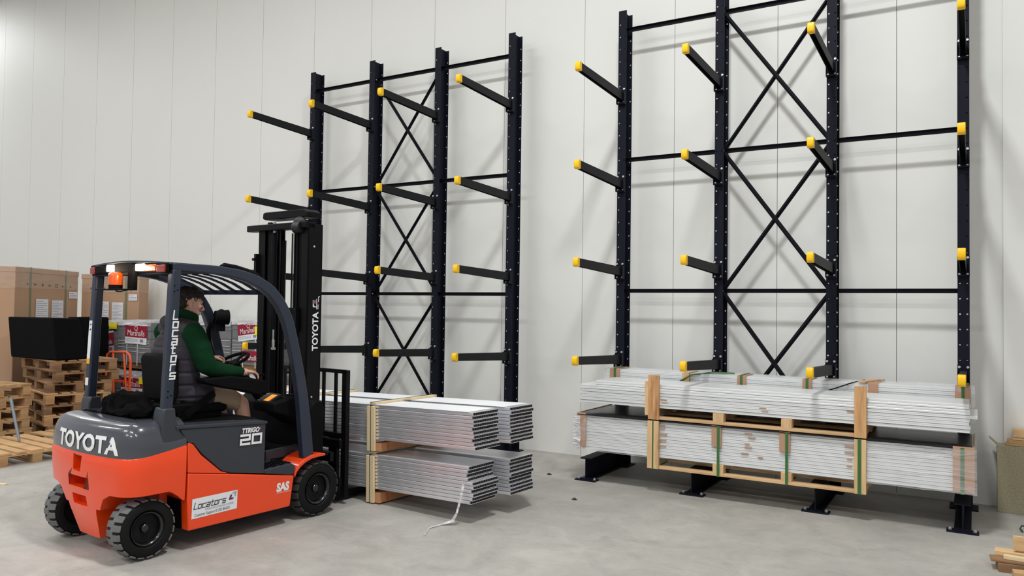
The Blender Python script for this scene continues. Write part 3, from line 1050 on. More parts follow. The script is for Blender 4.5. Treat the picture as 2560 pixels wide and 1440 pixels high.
# three pockets in the rear face
cuts.append(cutter(lambda c: c.prism([(-0.655, 0.645), (-0.545, 0.645), (-0.53, 0.53), (-0.67, 0.53)][::-1] if False else [(-0.66, 0.585), (-0.56, 0.58), (-0.54, 0.695), (-0.66, 0.70)], 'y', -2.6, -2.2)))
cuts.append(cutter(lambda c: c.box(-0.745, -0.455, -2.6, -2.15, 0.465, 0.545)))
cuts.append(cutter(lambda c: c.box(-0.71, -0.51, -2.6, -2.2, 0.335, 0.41)))
boolean(cw, cuts)
for p in cw.data.polygons: p.use_smooth = True
cw.data.set_sharp_from_angle(angle=R(38))
md = cw.modifiers.new('bevel', 'BEVEL'); md.width = 0.008; md.segments = 2; md.angle_limit = R(40)
MB_ = MB().cyl((-0.56, -2.22, 0.45), (-0.56, -2.22, 0.55), 0.014, seg=12)
fbuild(MB_, 'drawbar_pin', m_black, smooth=40)

# --- grey hood over the battery / counterweight
b = MB()
hr = []
for ins, z in ((0.008, 0.69), (0.006, 0.73), (0.007, 0.78), (0.011, 0.82), (0.018, 0.855), (0.030, 0.885), (0.046, 0.910), (0.066, 0.929), (0.09, 0.942), (0.12, 0.950), (0.16, 0.955), (0.22, 0.958)):
    zf = None
    rg = []
    for (u, v) in outline(ins):
        t = max(0, min(1, (v+2.29)/0.46))
        zz = z+(0.05*t*t if z < 0.74 else (0.03*t*t if z < 0.8 else 0.004*t))
        rg.append((u, v, zz))
    hr.append(rg)
b.loft(hr)
hood = fbuild(b, 'rear_hood', m_hood, smooth=50)
for e in hood.data.edges:
    pass
# lettering wrapped on the hood's rear face
def hood_v(u, ins=0.0):
    o = [p for p in outline(ins)]
    o = sorted([(p[0], p[1]) for p in o if p[1] < -2.0])
    for i in range(len(o)-1):
        if o[i][0] <= u <= o[i+1][0]:
            t = (u-o[i][0])/(o[i+1][0]-o[i][0]+1e-9)
            return o[i][1]+t*(o[i+1][1]-o[i][1])
    return -2.2
def hood_map(x, y):
    z = 0.728+y
    ins = 0.007 if z < 0.8 else (0.007+(z-0.8)*0.2 if z < 0.855 else 0.018+(z-0.855)*0.4)
    return (x, hood_v(x, ins)-0.0045, z-0.0)
vs, fs = text_geo('TOYOTA', 0.158, offset=0.006, xscale=1.19, space=1.04, align='CENTER')
b = MB()
b.add([hood_map(-0.535+x, y+0.014) for x, y in vs], fs)
fbuild(b, 'lettering', m_white_l, fix=False)

# --- body
def sidepoly(b, poly, u0, u1):
    return b.prism(poly, 'x', u0, u1)
for s in (1, -1):
    a, c = (0.0, -0.09) if s > 0 else (-1.2, -1.11)
    b = MB()
    sidepoly(b, [(-1.79, 0.147), (-0.893, 0.147), (-0.857, 0.378), (-0.865, 0.392), (-1.10, 0.435), (-1.45, 0.50), (-1.80, 0.562), (-1.80, 0.36)], a, c)
    fbuild(b, 'side_skirt', m_orange, bevel=0.008)
    b = MB()
    sidepoly(b, [(-1.802, 0.567), (-1.457, 0.506), (-1.535, 0.535), (-1.70, 0.68), (-1.765, 0.765), (-1.79, 0.778), (-1.808, 0.778)], a, c)
    fbuild(b, 'rear_quarter_panel', m_orange, bevel=0.005)
    b = MB()
    sidepoly(b, [(-1.865, 0.885), (-1.80, 0.778), (-1.762, 0.772), (-1.69, 0.684), (-1.525, 0.535), (-1.45, 0.508), (-1.145, 0.452), (-1.14, 0.845)], a-0.004*s, c)
    fbuild(b, 'body_panel', m_grey, bevel=0.006)
    b = MB()
    sidepoly(b, [(-1.90, 0.888), (-1.90, 0.915), (-1.16, 0.872), (-1.125, 0.86), (-1.125, 0.845), (-1.15, 0.842)], a+0.004*s, a-0.16*s)
    fbuild(b, 'body_rim', m_grey, bevel=0.008, bseg=3)
    # step
    b = MB()
    sidepoly(b, [(-1.145, 0.45), (-1.145, 0.483), (-0.88, 0.494), (-0.845, 0.47), (-0.85, 0.402), (-0.90, 0.40)], a, a-0.26*s)
    st = fbuild(b, 'step', m_grey, bevel=0.01, bseg=3)
    b = MB()
    for i in range(7):
        for j in range(4):
            uu_, vv_ = a-s*(0.03+0.045*j+(0.02 if i % 2 else 0)), -1.12+0.038*i
            b.box(uu_-0.013, uu_+0.013, vv_-0.012, vv_+0.012, 0.484+0.0015*i, 0.4915+0.0015*i)
    fbuild(b, 'tread_plate', m_black, st)
    b = MB()
    sidepoly(b, [(-0.95, 0.455), (-0.95, 0.57), (-0.58, 0.585), (-0.58, 0.455)], a-0.25*s, a-0.29*s)
    fbuild(b, 'footwell_side', m_grey, bevel=0.004)
    # front fender
    b = MB()
    top = [(-0.853, 0.40), (-0.835, 0.44), (-0.80, 0.475), (-0.75, 0.505), (-0.68, 0.528), (-0.60, 0.534), (-0.53, 0.524)]
    bot = [(v+0.008, z-0.03) for v, z in top][::-1]
    bot[0] = (-0.525, 0.505)
    rings = [[(a-k*s*0.01, v, z) for v, z in top+bot] for k in (0, 1)]
    sidepoly(b, top+bot, a, a-0.24*s)
    fbuild(b, 'front_fender', m_orange, bevel=0.006, bseg=3)
b = MB()
b.box(-1.11, -0.09, -1.80, -0.9, 0.15, 0.44)
b.box(-1.1, -0.1, -1.86, -1.15, 0.44, 0.84)
fbuild(b, 'chassis', m_black)
b = MB()
b.box(-0.96, -0.24, -0.9, -0.45, 0.2, 0.5)
fbuild(b, 'front_axle_housing', m_black)
b = MB()
b.box(-0.94, -0.26, -1.15, -0.5, 0.5, 0.562)
fbuild(b, 'footwell_floor', m_black, bevel=0.004)
b = MB()
b.box(-1.09, -0.11, -1.88, -1.14, 0.84, 0.882)
fbuild(b, 'seat_deck', m_black, bevel=0.01)
b = MB()
b.prism([(-0.62, 0.56), (-0.62, 0.9), (-0.56, 0.96), (-0.5, 0.96), (-0.47, 0.9), (-0.47, 0.5)], 'x', -1.1, -0.1)
fbuild(b, 'front_cowl', m_black, bevel=0.008)
b = MB()
b.cyl((-0.6, -2.06, 0.2), (-0.6, -1.95, 0.2), 0.1, seg=20)
b.box(-1.02, -0.18, -2.11, -2.01, 0.17, 0.27)
b.box(-0.75, -0.45, -2.2, -1.85, 0.24, 0.42)
fbuild(b, 'rear_axle', m_black)
b = MB()
b.box(-1.0, -0.2, -1.9, -1.84, 0.3, 0.45)
fbuild(b, 'rear_crossmember', m_orange)

# side decals (right side)
dec = lambda v0, z0, sh=0.0, u=0.002: (lambda x, y: (u, v0+x, z0+y+sh*x))
b = MB()
b.add([(0.0015, -1.768, 0.226), (0.0015, -1.392, 0.232), (0.0015, -1.388, 0.372), (0.0015, -1.764, 0.37)], [(0, 1, 2, 3)])
pl_ = fbuild(b, 'sticker', m_white, fix=False)
vs, fs = stroke_geo('Locators', 0.0315, w=0.18, shear=0.28, gap=0.3)
fq = dec(-1.752, 0.294, 0.016, 0.0026)
fbuild(MB().add([(fq(x, y)[0]+l, *fq(x, y)[1:]) for x, y, l in vs], fs), 'print', m_ink, pl_, fix=False)
put_text('print', 'FORKLIFTS & STORAGE SYSTEMS', 0.021, dec(-1.66, 0.271, 0.01, 0.0025), m_inkgrey, pl_, off=FO, xscale=0.78)
put_text('print', 'Customer Support 01202 854251', 0.03, dec(-1.745, 0.239, 0.012, 0.0025), m_ink, pl_, off=FO, xscale=0.72)
b = MB()
b.add([(0.0025, v, z) for v, z in ((-1.465, 0.308), (-1.428, 0.308), (-1.42, 0.322), (-1.442, 0.322), (-1.434, 0.345), (-1.452, 0.345))], [(0, 1, 2, 3, 4, 5)])
fbuild(b, 'logo', m_purple, pl_, fix=False)
b = MB()
b.add([(0.0025, v, z) for v, z in ((-1.430, 0.362), (-1.395, 0.364), (-1.403, 0.328), (-1.417, 0.328), (-1.412, 0.350), (-1.434, 0.350))], [(0, 1, 2, 3, 4, 5)])
fbuild(b, 'logo', m_silver, pl_, fix=False)
put_text('lettering', 'SAS', 0.088, dec(-1.03, 0.29, 0.0, 0.002), m_white_l, fk, off=FO, offset=0.005, shear=0.1, xscale=0.86)
put_text('lettering', 'TOYOTA SYSTEM OF ACTIVE STABILITY', 0.012, dec(-1.03, 0.272, 0.0, 0.002), m_white_l, fk, off=FO, xscale=0.66)
put_text('lettering', 'TTRIGO', 0.05, dec(-1.365, 0.797, -0.03, 0.0055), m_white_l, fk, off=FO, offset=0.0025, shear=0.25, xscale=0.86)
put_text('lettering', '48', 0.024, dec(-1.21, 0.808, -0.03, 0.0055), m_orange, fk, off=FO, xscale=0.8)
vs, fs = stroke_geo('20', 0.066, w=0.27, shear=0.06, gap=0.42)
fq = dec(-1.372, 0.712, -0.03, 0.0055)
fbuild(MB().add([(fq(x, y)[0]+l, *fq(x, y)[1:]) for x, y, l in vs], fs), 'lettering', m_white_l, fix=False)

# --- wheels
def wheel(u_out, side, v, r, w):
    hubs = -side
    b = MB()
    a0, a1 = (u_out-w, u_out) if side > 0 else (u_out, u_out+w)
    prof = [(a0, r*0.52), (a0, r*0.80), (a0+0.018, r*0.93), (a0+0.03, r*0.955), (a1-0.03, r*0.955), (a1-0.018, r*0.93), (a1, r*0.80), (a1-0.004, r*0.62), (a1-0.02, r*0.56), (a1-0.05, r*0.52)]
    b.lathe(prof, (0, v, r), 'x', 48)
    t = fbuild(b, 'tyre', m_tyre, smooth=40)
    # tread lugs
    b = MB()
    n = 20
    for k in range(n):
        for s2, ph in ((-1, 0.0), (1, 0.5)):
            ang = 2*PI*(k+ph)/n
            u_a, u_b = ((a0+0.004, (a0+a1)/2+0.012) if s2 < 0 else ((a0+a1)/2-0.012, a1-0.004))
            dth = 2*PI/n*0.36
            skew = 0.05*s2
            vs = []
            for (uu_, ins, dd) in ((u_a, 0.012 if s2 < 0 else 0, -skew if s2 < 0 else 0), (u_b, 0 if s2 < 0 else 0.012, 0 if s2 < 0 else -skew)):
                for rad in (r*0.90, r*1.0-ins):
                    for th in (ang-dth+dd, ang+dth+dd):
                        vs.append((uu_, v+rad*math.cos(th), r+rad*math.sin(th)))
            b.add(vs, [(0, 1, 3, 2), (4, 6, 7, 5), (0, 4, 5, 1), (2, 3, 7, 6), (0, 2, 6, 4), (1, 5, 7, 3)])
    fbuild(b, 'tread', m_tread if v < -1 else m_treadf, t, bevel=0.004)
    b = MB()
    f = a1 if side > 0 else a0
    s = side
    b.lathe([(f-s*0.05, r*0.01), (f-s*0.05, r*0.18), (f-s*0.075, r*0.24), (f-s*0.085, r*0.42), (f-s*0.03, r*0.46), (f-s*0.012, r*0.50), (f-s*0.008, r*0.54), (f-s*0.03, r*0.56), (f-s*0.12, r*0.55), (f-s*0.12, r*0.01)], (0, v, r), 'x', 40)
    rm = fbuild(b, 'rim', m_rim, t, smooth=40)
    b = MB()
    b.ball((f-s*0.045, v, r), (0.025, r*0.16, r*0.16))
    fbuild(b, 'hub', m_rim, t, smooth=60)
    b = MB()
    for k in range(6):
        a = 2*PI*k/6
        b.cyl((f-s*0.09, v+r*0.32*math.cos(a), r+r*0.32*math.sin(a)), (f-s*0.07, v+r*0.32*math.cos(a), r+r*0.32*math.sin(a)), 0.009, seg=6)
    fbuild(b, 'wheel_nuts', m_black, t)
wheel(-0.045, 1, -2.065, 0.215, 0.18)
wheel(-1.155, -1, -2.065, 0.215, 0.18)
wheel(-0.01, 1, -0.59, 0.232, 0.2)
wheel(-1.19, -1, -0.59, 0.232, 0.2)

# --- overhead guard
for s in (1, -1):
    uo = -0.02 if s > 0 else -1.18
    du = -0.07*s
    # boss at the foot of the rear post
    b = MB()
    sidepoly(b, [(-1.995, 0.80), (-2.005, 0.86), (-1.998, 1.0), (-1.985, 1.045), (-1.905, 1.042), (-1.895, 0.95), (-1.86, 0.87), (-1.80, 0.778)], uo+0.012*s, uo-0.12*s)
    fbuild(b, 'post_boss', m_grey, bevel=0.012, bseg=3)
    b = MB()
    sidepoly(b, [(-1.985, 1.0), (-1.915, 1.0), (-1.872, 2.03), (-1.942, 2.03)], uo, uo+du)
    po = fbuild(b, 'rear_post', m_post, bevel=0.014, bseg=3)
    if s > 0:
        b = MB()
        for (t, z) in ((0.02, 1.12), (0.045, 1.13), (0.02, 1.16), (0.02, 1.87), (0.045, 1.88), (0.02, 1.91)):
            vv_ = -1.985+(z-1.0)/1.03*0.043+t
            b.cyl((uo-0.002, vv_, z), (uo+0.0015, vv_, z), 0.006, seg=8)
        fbuild(b, 'mounting_holes', m_black, po)
        word = 'Locators'
        for k, ch in enumerate(word):
            z0 = 1.672-k*0.0605
            vv_ = -1.975+(z0-1.0)/1.03*0.043
            vs, fs = stroke_geo(ch, 0.046 if ch not in 'Lt' else 0.042, w=0.24, shear=0.1)
            fbuild(MB().add([(uo+0.0016+l, vv_+0.015+x, z0+y) for x, y, l in vs], fs), 'letter', m_white_l, po, fix=False)
    else:
        # labels on the left rear post
        def rv(z):
            return -1.985+(z-1.0)*0.0418-0.0015
        def lab(z0, z1, m, a=0.012, c=0.06):
            q = MB()
            q.add([(uo+a, rv(z0), z0), (uo+c, rv(z0), z0), (uo+c, rv(z1), z1), (uo+a, rv(z1), z1)], [(0, 1, 2, 3)])
            return fbuild(q, 'label', m, po, fix=False)
        l1 = lab(1.34, 1.64, m_white)
        q = MB()
        for zz in (1.60, 1.56):
            q.add([(uo+0.02, rv(zz)-.001, zz), (uo+0.05, rv(zz)-.001, zz+0.006), (uo+0.045, rv(zz)-.001, zz+0.02)], [(0, 1, 2)])
        fbuild(q, 'print', m_ink, l1, fix=False)
        lab(1.30, 1.34, mat('amber_label', lin(240, 170, 20)))
        lab(1.13, 1.19, m_white)
    outer = [(-1.94, 2.078), (-1.566, 2.071), (-1.375, 2.052), (-1.228, 2.015), (-1.14, 1.975), (-1.06, 1.925), (-0.976, 1.84), (-0.915, 1.75), (-0.871, 1.66), (-0.835, 1.54), (-0.804, 1.428), (-0.765, 1.28), (-0.735, 1.158), (-0.677, 0.851), (-0.634, 0.50)]
    inner = [(-0.745, 0.50), (-0.762, 0.66), (-0.80, 0.996), (-0.835, 1.18), (-0.868, 1.331), (-0.935, 1.57), (-0.975, 1.67), (-1.033, 1.771), (-1.11, 1.85), (-1.20, 1.91), (-1.31, 1.955), (-1.42, 1.985), (-1.566, 2.005), (-1.94, 2.02)]
    b = MB()
    # front leg and roof rail as one bent section
    n = 40
    def samp(pl, n):
        L = [0]
        for i in range(1, len(pl)):
            L.append(L[-1]+math.dist(pl[i-1], pl[i]))
        out = []
        for k in range(n+1):
            d = L[-1]*k/n
            i = max(j for j in range(len(L)) if L[j] <= d+1e-9)
            i = min(i, len(pl)-2)
            t = (d-L[i])/(L[i+1]-L[i])
            out.append((pl[i][0]+t*(pl[i+1][0]-pl[i][0]), pl[i][1]+t*(pl[i+1][1]-pl[i][1])))
        return out
    so, si = samp(outer, n), samp(inner[::-1], n)
    ua, ub = uo+0.0, uo+du
    rings = []
    for k in range(n+1):
        (vo, zo), (vi, zi) = so[k], si[k]
        rings.append([(ua, vo, zo), (ub, vo, zo), (ub, vi, zi), (ua, vi, zi)])
    b.loft(rings)
    fbuild(b, 'guard_rail', m_post, bevel=0.012, bseg=3)
# roof plate and slats
b = MB()
b.prism([(-1.93, 2.035), (-1.93, 2.05), (-1.56, 2.05), (-1.42, 2.035), (-1.42, 2.02), (-1.56, 2.035)], 'x', -1.12, -0.08)
fbuild(b, 'roof_plate', m_navy, bevel=0.003)
rc = [(-1.44, 2.02), (-1.30, 1.995), (-1.18, 1.955), (-1.08, 1.905), (-1.02, 1.885)]
for u in (-1.02, -0.87, -0.72, -0.57, -0.42, -0.27, -0.14):
    b = MB()
    b.prism([(v, z-0.004) for v, z in rc]+[(v, z+0.004) for v, z in rc[::-1]], 'x', u-0.026, u+0.026)
    fbuild(b, 'roof_slat', m_navy)
b = MB()
b.box(-1.12, -0.08, -1.045, -0.99, 1.865, 1.905)
fbuild(b, 'roof_crossbar', m_navy, bevel=0.008)
b = MB()
b.box(-1.13, -0.07, -1.95, -1.89, 1.99, 2.03)
fbuild(b, 'roof_crossbar', m_navy, bevel=0.008)
# rear light beam, bowed backwards
b = MB()
rings, rings2 = [], []
for k in range(17):
    t = k/16
    u = -1.17+1.14*t
    v = -1.945-0.035*math.sin(PI*t)
    z = 2.062+0.022*math.sin(PI*t)
    rings.append([(u, v-0.012, z), (u, v+0.04, z), (u, v+0.04, z+0.016), (u, v-0.008, z+0.016)])
    rings2.append([(u, v-0.002, z-0.066), (u, v+0.02, z-0.066), (u, v+0.02, z), (u, v-0.002, z)])
b.loft(rings)
beam = fbuild(b, 'rear_beam', m_post, bevel=0.003)
b = MB()
b.loft(rings2)
fbuild(b, 'light_panel', m_black)
def bv(u):
    t = (u+1.17)/1.14
    return -1.945-0.035*math.sin(PI*t), 2.062+0.022*math.sin(PI*t)
for s, segs in ((1, ((-0.45, -0.325, m_lit), (-0.323, -0.17, m_lens), (-0.168, -0.05, m_redlens))), (-1, ((-1.125, -1.05, m_redlens), (-1.045, -0.875, m_black), (-0.87, -0.76, m_lit)))):
    hs = MB()
    ua, ub = segs[0][0]-0.006, segs[-1][1]+0.006
    va, za = bv((ua+ub)/2)
    hs.box(ua, ub, va-0.012, va+0.01, za-0.065, za-0.004)
    hs_o = fbuild(hs, 'tail_light', m_black, bevel=0.003)
    for (a, c, m_) in segs:
        v1, z1 = bv((a+c)/2)
        fbuild(MB().box(a+0.003, c-0.003, va-0.024, va-0.01, z1-0.06, z1-0.008), 'lens', m_, hs_o, bevel=0.006, bseg=3)
lm = bpy.data.lights.new('tail_lamp', 'POINT'); lm.energy = 1.2; lm.color = (1, 0.8, 0.55); lm.shadow_soft_size = 0.03
for u in (-0.39, -0.815):
    lo = bpy.data.objects.new('tail_lamp', lm); COL.objects.link(lo); lo.parent = fk
    lo.location = (u-FO[0], -2.04-FO[1], 2.03)
# beacon
b = MB()
b.box(-0.53, -0.45, -2.0, -1.965, 1.885, 2.07)
b.box(-0.86, -0.45, -2.075, -1.965, 1.878, 1.888)
br = fbuild(b, 'beacon_bracket', m_black, bevel=0.004)
b = MB()
b.cyl((-0.64, -2.03, 1.888), (-0.64, -2.03, 1.918), 0.048, seg=24)
bc = fbuild(b, 'beacon', m_black, smooth=40)
b = MB()
prof = [(0, 0.01), (0, 0.05), (0.07, 0.05), (0.085, 0.046), (0.095, 0.03), (0.098, 0.005)]
b.lathe(prof, (-0.64, -2.03, 1.918), 'z', 28)
fbuild(b, 'beacon_lens', m_lens, bc, smooth=50)
b = MB()
b.tube([(-0.6, -2.05, 1.885), (-0.57, -2.06, 1.868), (-0.53, -2.05, 1.866), (-0.49, -2.02, 1.878)], 0.004, 6)
fbuild(b, 'cable', m_black, bc, smooth=60)
# cable conduit lying on the right roof rail, work lamp and grab handle on the left front leg
b = MB()
b.tube([(-0.07, -1.53, 2.068), (-0.07, -1.50, 2.077), (-0.07, -1.40, 2.066), (-0.07, -1.3, 2.042), (-0.07, -1.2, 2.01), (-0.07, -1.17, 1.99)], [0.012, 0.022, 0.022, 0.023, 0.022, 0.01], 10)
fbuild(b, 'rolled_blind', m_black, smooth=60)
b = MB()
b.ball((-1.02, -0.88, 1.67), (0.05, 0.04, 0.07), rot=Matrix.Rotation(0.4, 3, 'Z'))
b.cyl((-1.04, -0.93, 1.665), (-1.0, -0.82, 1.665), 0.06, 0.068, seg=18)
b.box(-1.06, -1.0, -0.9, -0.85, 1.54, 1.62)
fbuild(b, 'work_lamp', m_black, smooth=50)
b = MB()
b.tube([(-1.07, -0.93, 1.66), (-1.05, -0.96, 1.62), (-1.05, -0.985, 1.55), (-1.05, -0.975, 1.44), (-1.05, -0.93, 1.32), (-1.05, -0.88, 1.17), (-1.05, -0.83, 1.0)], 0.021, 8)
fbuild(b, 'grab_handle', m_black, smooth=60)

# --- seat
b = MB()
b.prism([(-1.75, 1.04), (-1.78, 1.35), (-1.76, 1.395), (-1.72, 1.40), (-1.66, 1.36), (-1.65, 1.1), (-1.68, 1.02)], 'x', -0.73, -0.38)
fbuild(b, 'seat_backrest', m_black, bevel=0.02, bseg=3)
b = MB()
b.prism([(-1.75, 0.97), (-1.75, 1.02), (-1.3, 1.0), (-1.22, 0.97), (-1.24, 0.92), (-1.74, 0.93)], 'x', -0.82, -0.38)
fbuild(b, 'seat_cushion', m_black, bevel=0.02, bseg=3)
b = MB()
b.box(-0.8, -0.4, -1.72, -1.27, 0.88, 0.93)
b.cyl((-0.4, -1.62, 0.92), (-0.38, -1.62, 0.92), 0.045, seg=20)
fbuild(b, 'seat_base', m_black, bevel=0.008)
b = MB()
b.bar((-0.34, -1.62, 0.93), (-0.34, -1.38, 1.08), 0.004, 0.055)
fbuild(b, 'seat_belt_flap', m_black)
b = MB()
b.prism([(-1.52, 1.17), (-1.52, 1.205), (-1.3, 1.215), (-1.12, 1.19), (-0.98, 1.16), (-0.95, 1.13), (-0.955, 1.055), (-1.03, 1.04), (-1.2, 1.09), (-1.34, 1.12)], 'x', -0.38, -0.24)
arm_ = fbuild(b, 'armrest', m_black, bevel=0.014, bseg=3)
for v in (-1.03, -1.0, -0.97):
    b = MB()
    b.cyl((-0.3, v, 1.14), (-0.3, v+0.012, 1.195), 0.004, seg=6)
    b.ball((-0.3, v+0.014, 1.2), (0.01, 0.014, 0.012))
    fbuild(b, 'control_lever', m_black, arm_, smooth=60)
# steering wheel
wc = Vector((-0.67, -0.985, 1.305))
wn = Vector((0.0, -0.42, 0.9)).normalized()
wa = Vector((1, 0, 0))
wb_ = wn.cross(wa).normalized()
b = MB()
b.tube([wc+(wa*math.cos(2*PI*k/28)+wb_*math.sin(2*PI*k/28))*0.128 for k in range(28)], 0.014, 10, closed=True)
for k in (0, 1, 2):
    a = PI/2+2*PI*k/3
    b.bar(wc-wn*0.02, wc+(wa*math.cos(a)+wb_*math.sin(a))*0.122, 0.034, 0.012, up=wn)
b.cyl(wc-wn*0.05, wc-wn*0.008, 0.045, 0.04, seg=18)
sw = fbuild(b, 'steering_wheel', m_black, smooth=50)
b = MB()
b.cyl(wc-wn*0.05, (-0.67, -0.62, 0.85), 0.035, 0.045, seg=14)
fbuild(b, 'steering_column', m_black, smooth=50)
b = MB()
b.cyl(wc+wa*-0.11-wb_*0.07, wc+wa*-0.11-wb_*0.07+wn*0.05, 0.012, 0.018, seg=12)
fbuild(b, 'steering_knob', m_black, sw, smooth=50)
# console with display and cup holder
b = MB()
b.prism([(-0.95, 0.90), (-0.95, 0.955), (-0.945, 0.97), (-0.72, 1.005), (-0.60, 0.975), (-0.55, 0.9), (-0.55, 0.72), (-0.66, 0.76), (-0.82, 0.86)], 'x', -0.44, -0.15)
cs = fbuild(b, 'dash_console', m_black, bevel=0.01, bseg=3)
def onc(u, v, d=0.002):
    return (u, v, 0.97+(v+0.945)*0.2+d)
b = MB()
b.prism([(-0.93, 0.965), (-0.79, 1.03), (-0.77, 1.0)], 'x', -0.44, -0.27)
fbuild(b, 'display_housing', mat('panel_grey', lin(40, 42, 46), rough=0.4), cs, bevel=0.003)
def ond(u, t, d):
    return (u, -0.93+0.14*t-0.42*d, 0.965+0.065*t+0.9*d)
b = MB()
b.add([ond(-0.36, 0.18, 0.002), ond(-0.29, 0.18, 0.002), ond(-0.29, 0.82, 0.002), ond(-0.36, 0.82, 0.002)], [(0, 1, 2, 3)])
fbuild(b, 'display', m_lcd, cs, fix=False)
b = MB()
for i in range(4):
    b.ball(ond(-0.425, 0.15+0.22*i, 0.002), (0.005, 0.005, 0.004), seg=8, rings=5)
    b.ball(ond(-0.40, 0.15+0.22*i, 0.002), (0.005, 0.005, 0.004), seg=8, rings=5)
for i in range(5):
    b.ball(ond(-0.42+0.03*i, 0.03, 0.002), (0.006, 0.004, 0.004), seg=8, rings=5)
fbuild(b, 'display_buttons', m_white, cs)
b = MB()
b.tube([Vector((-0.2, -0.74, 1.022))+Vector((math.cos(2*PI*k/24)*0.045, math.sin(2*PI*k/24)*0.045, 0)) for k in range(24)], 0.008, 8, closed=True)
fbuild(b, 'cup_holder', m_black, cs, smooth=60)

# --- mast
mv0, mv1 = -0.565, -0.405
ZT = 2.50
for (ua, ub, f) in ((-0.93, -0.84, 1), (-0.235, -0.325, -1)):
    b = MB()
    t = 0.014
    x0, x1 = min(ua, ub), max(ua, ub)
    b.box(min(ua, ua+f*t), max(ua, ua+f*t), mv0, mv1, 0.08, ZT)
    b.box(x0, x1, mv0, mv0+t, 0.08, ZT)
    b.box(x0, x1, mv1-t, mv1, 0.08, ZT)
    fbuild(b, 'outer_mast_channel', m_mast, bevel=0.002)
    b = MB()
    ia = ub+f*0.006
    ib = ia+f*0.055
    x0, x1 = min(ia, ib), max(ia, ib)
    b.box(min(ia, ia+f*0.012), max(ia, ia+f*0.012), mv0+0.02, mv1+0.02, 0.12, ZT+0.04)
    b.box(x0, x1, mv0+0.02, mv0+0.033, 0.12, ZT+0.04)
    b.box(x0, x1, mv1+0.007, mv1+0.02, 0.12, ZT+0.04)
    fbuild(b, 'inner_mast_channel', m_mast, bevel=0.002)
    b = MB()
    cu = (ib+f*0.035)
    b.cyl((cu, mv0+0.03, 0.15), (cu, mv0+0.03, ZT-0.06), 0.027, seg=18)
    cyl = fbuild(b, 'lift_cylinder', m_mast, smooth=40)
    b = MB()
    b.cyl((cu, mv0+0.03, ZT-0.06), (cu, mv0+0.03, ZT+0.04), 0.014, seg=12)
    fbuild(b, 'piston_rod', m_chrome, cyl, smooth=40)
    b = MB()
    b.box(cu+f*0.04-0.008, cu+f*0.04+0.008, mv0+0.06, mv0+0.066, 0.5, ZT-0.04)
    fbuild(b, 'lift_chain', m_chain)
b = MB()
b.box(-0.92, -0.60, mv0+0.05, mv0+0.09, 0.3, 2.3)
b = MB()
b.cyl((-0.76, mv1-0.02, 0.2), (-0.76, mv1-0.02, 2.38), 0.03, seg=18)
fbuild(b, 'hydraulic_pipe', m_mast, smooth=40)
for u, m_ in ((-0.445, m_mast), (-0.43, m_chrome), (-0.412, m_mast)):
    b = MB()
    b.cyl((u, mv0-0.005, 0.55), (u, mv0-0.005, 2.42), 0.006 if m_ is m_mast else 0.0025, seg=8)
    fbuild(b, 'hydraulic_hose', m_, smooth=40)
b = MB()
# top cross members
b.prism([(-0.885, 2.565), (-0.91, 2.58), (-0.905, 2.625), (-0.88, 2.635), (-0.33, 2.635), (-0.29, 2.61), (-0.29, 2.565)], 'y', mv0+0.02, mv1+0.02)
fbuild(b, 'mast_top_plate', m_mast, bevel=0.006)
pr = []
for k in range(7):
    a = PI/2+PI*k/6
    pr.append((-1.05+0.055*math.cos(a), -0.545+0.055*math.sin(a)))
b = MB()
b.prism(pr+[(-0.235, -0.60), (-0.235, -0.49)], 'z', 2.46, 2.515)
fbuild(b, 'mast_crossbar', m_mast, bevel=0.006)
b = MB()
b.box(-0.93, -0.24, mv0+0.01, mv1, 0.16, 0.3)
fbuild(b, 'mast_tie_bar', m_mast, bevel=0.004)
b = MB()
b.cyl((-0.40, -0.57, 2.47), (-0.31, -0.57, 2.47), 0.055, seg=20)
b.ball((-0.37, -0.55, 2.52), (0.07, 0.05, 0.05))
fbuild(b, 'chain_sheave', m_chain, smooth=50)
b = MB()
b.box(-0.95, -0.92, -0.60, -0.56, 1.95, 2.25)
b.cyl((-0.965, -0.6, 2.06), (-0.93, -0.6, 2.06), 0.018, seg=10)
b.cyl((-0.965, -0.6, 2.2), (-0.93, -0.6, 2.2), 0.014, seg=10)
fbuild(b, 'tilt_bracket', m_mast)
b = MB()
b.cyl((-0.52, -0.6, 1.72), (-0.43, -0.6, 1.72), 0.03, seg=14)
b.box(-0.50, -0.34, -0.6, -0.56, 1.55, 1.76)
fbuild(b, 'hose_pulley', m_mast, smooth=40)
b = MB()
b.box(-0.66, -0.64, -0.6, -0.595, 1.46, 1.56)
b.cyl((-0.645, -0.6, 1.40), (-0.645, -0.6, 1.47), 0.012, seg=10)
b.box(-0.67, -0.62, -0.605, -0.59, 1.38, 1.40)
fbuild(b, 'load_sensor', m_zinc, bevel=0.002)
b = MB()
b.tube([(-0.23, -0.5, 0.93), (-0.215, -0.49, 0.85), (-0.20, -0.47, 0.74), (-0.21, -0.48, 0.62), (-0.24, -0.52, 0.56)], 0.009, 8)
fbuild(b, 'hydraulic_hose', m_black, smooth=60)
b = MB()
b.cyl((-0.226, -0.51, 0.58), (-0.246, -0.53, 0.545), 0.012, seg=10)
fbuild(b, 'hose_fitting', m_white, smooth=60)
b = MB()
for z in (0.98, 2.3):
    b.ball((-0.232, -0.5, z), (0.006, 0.01, 0.01), seg=10, rings=6)
fbuild(b, 'mast_bolts', m_zinc)
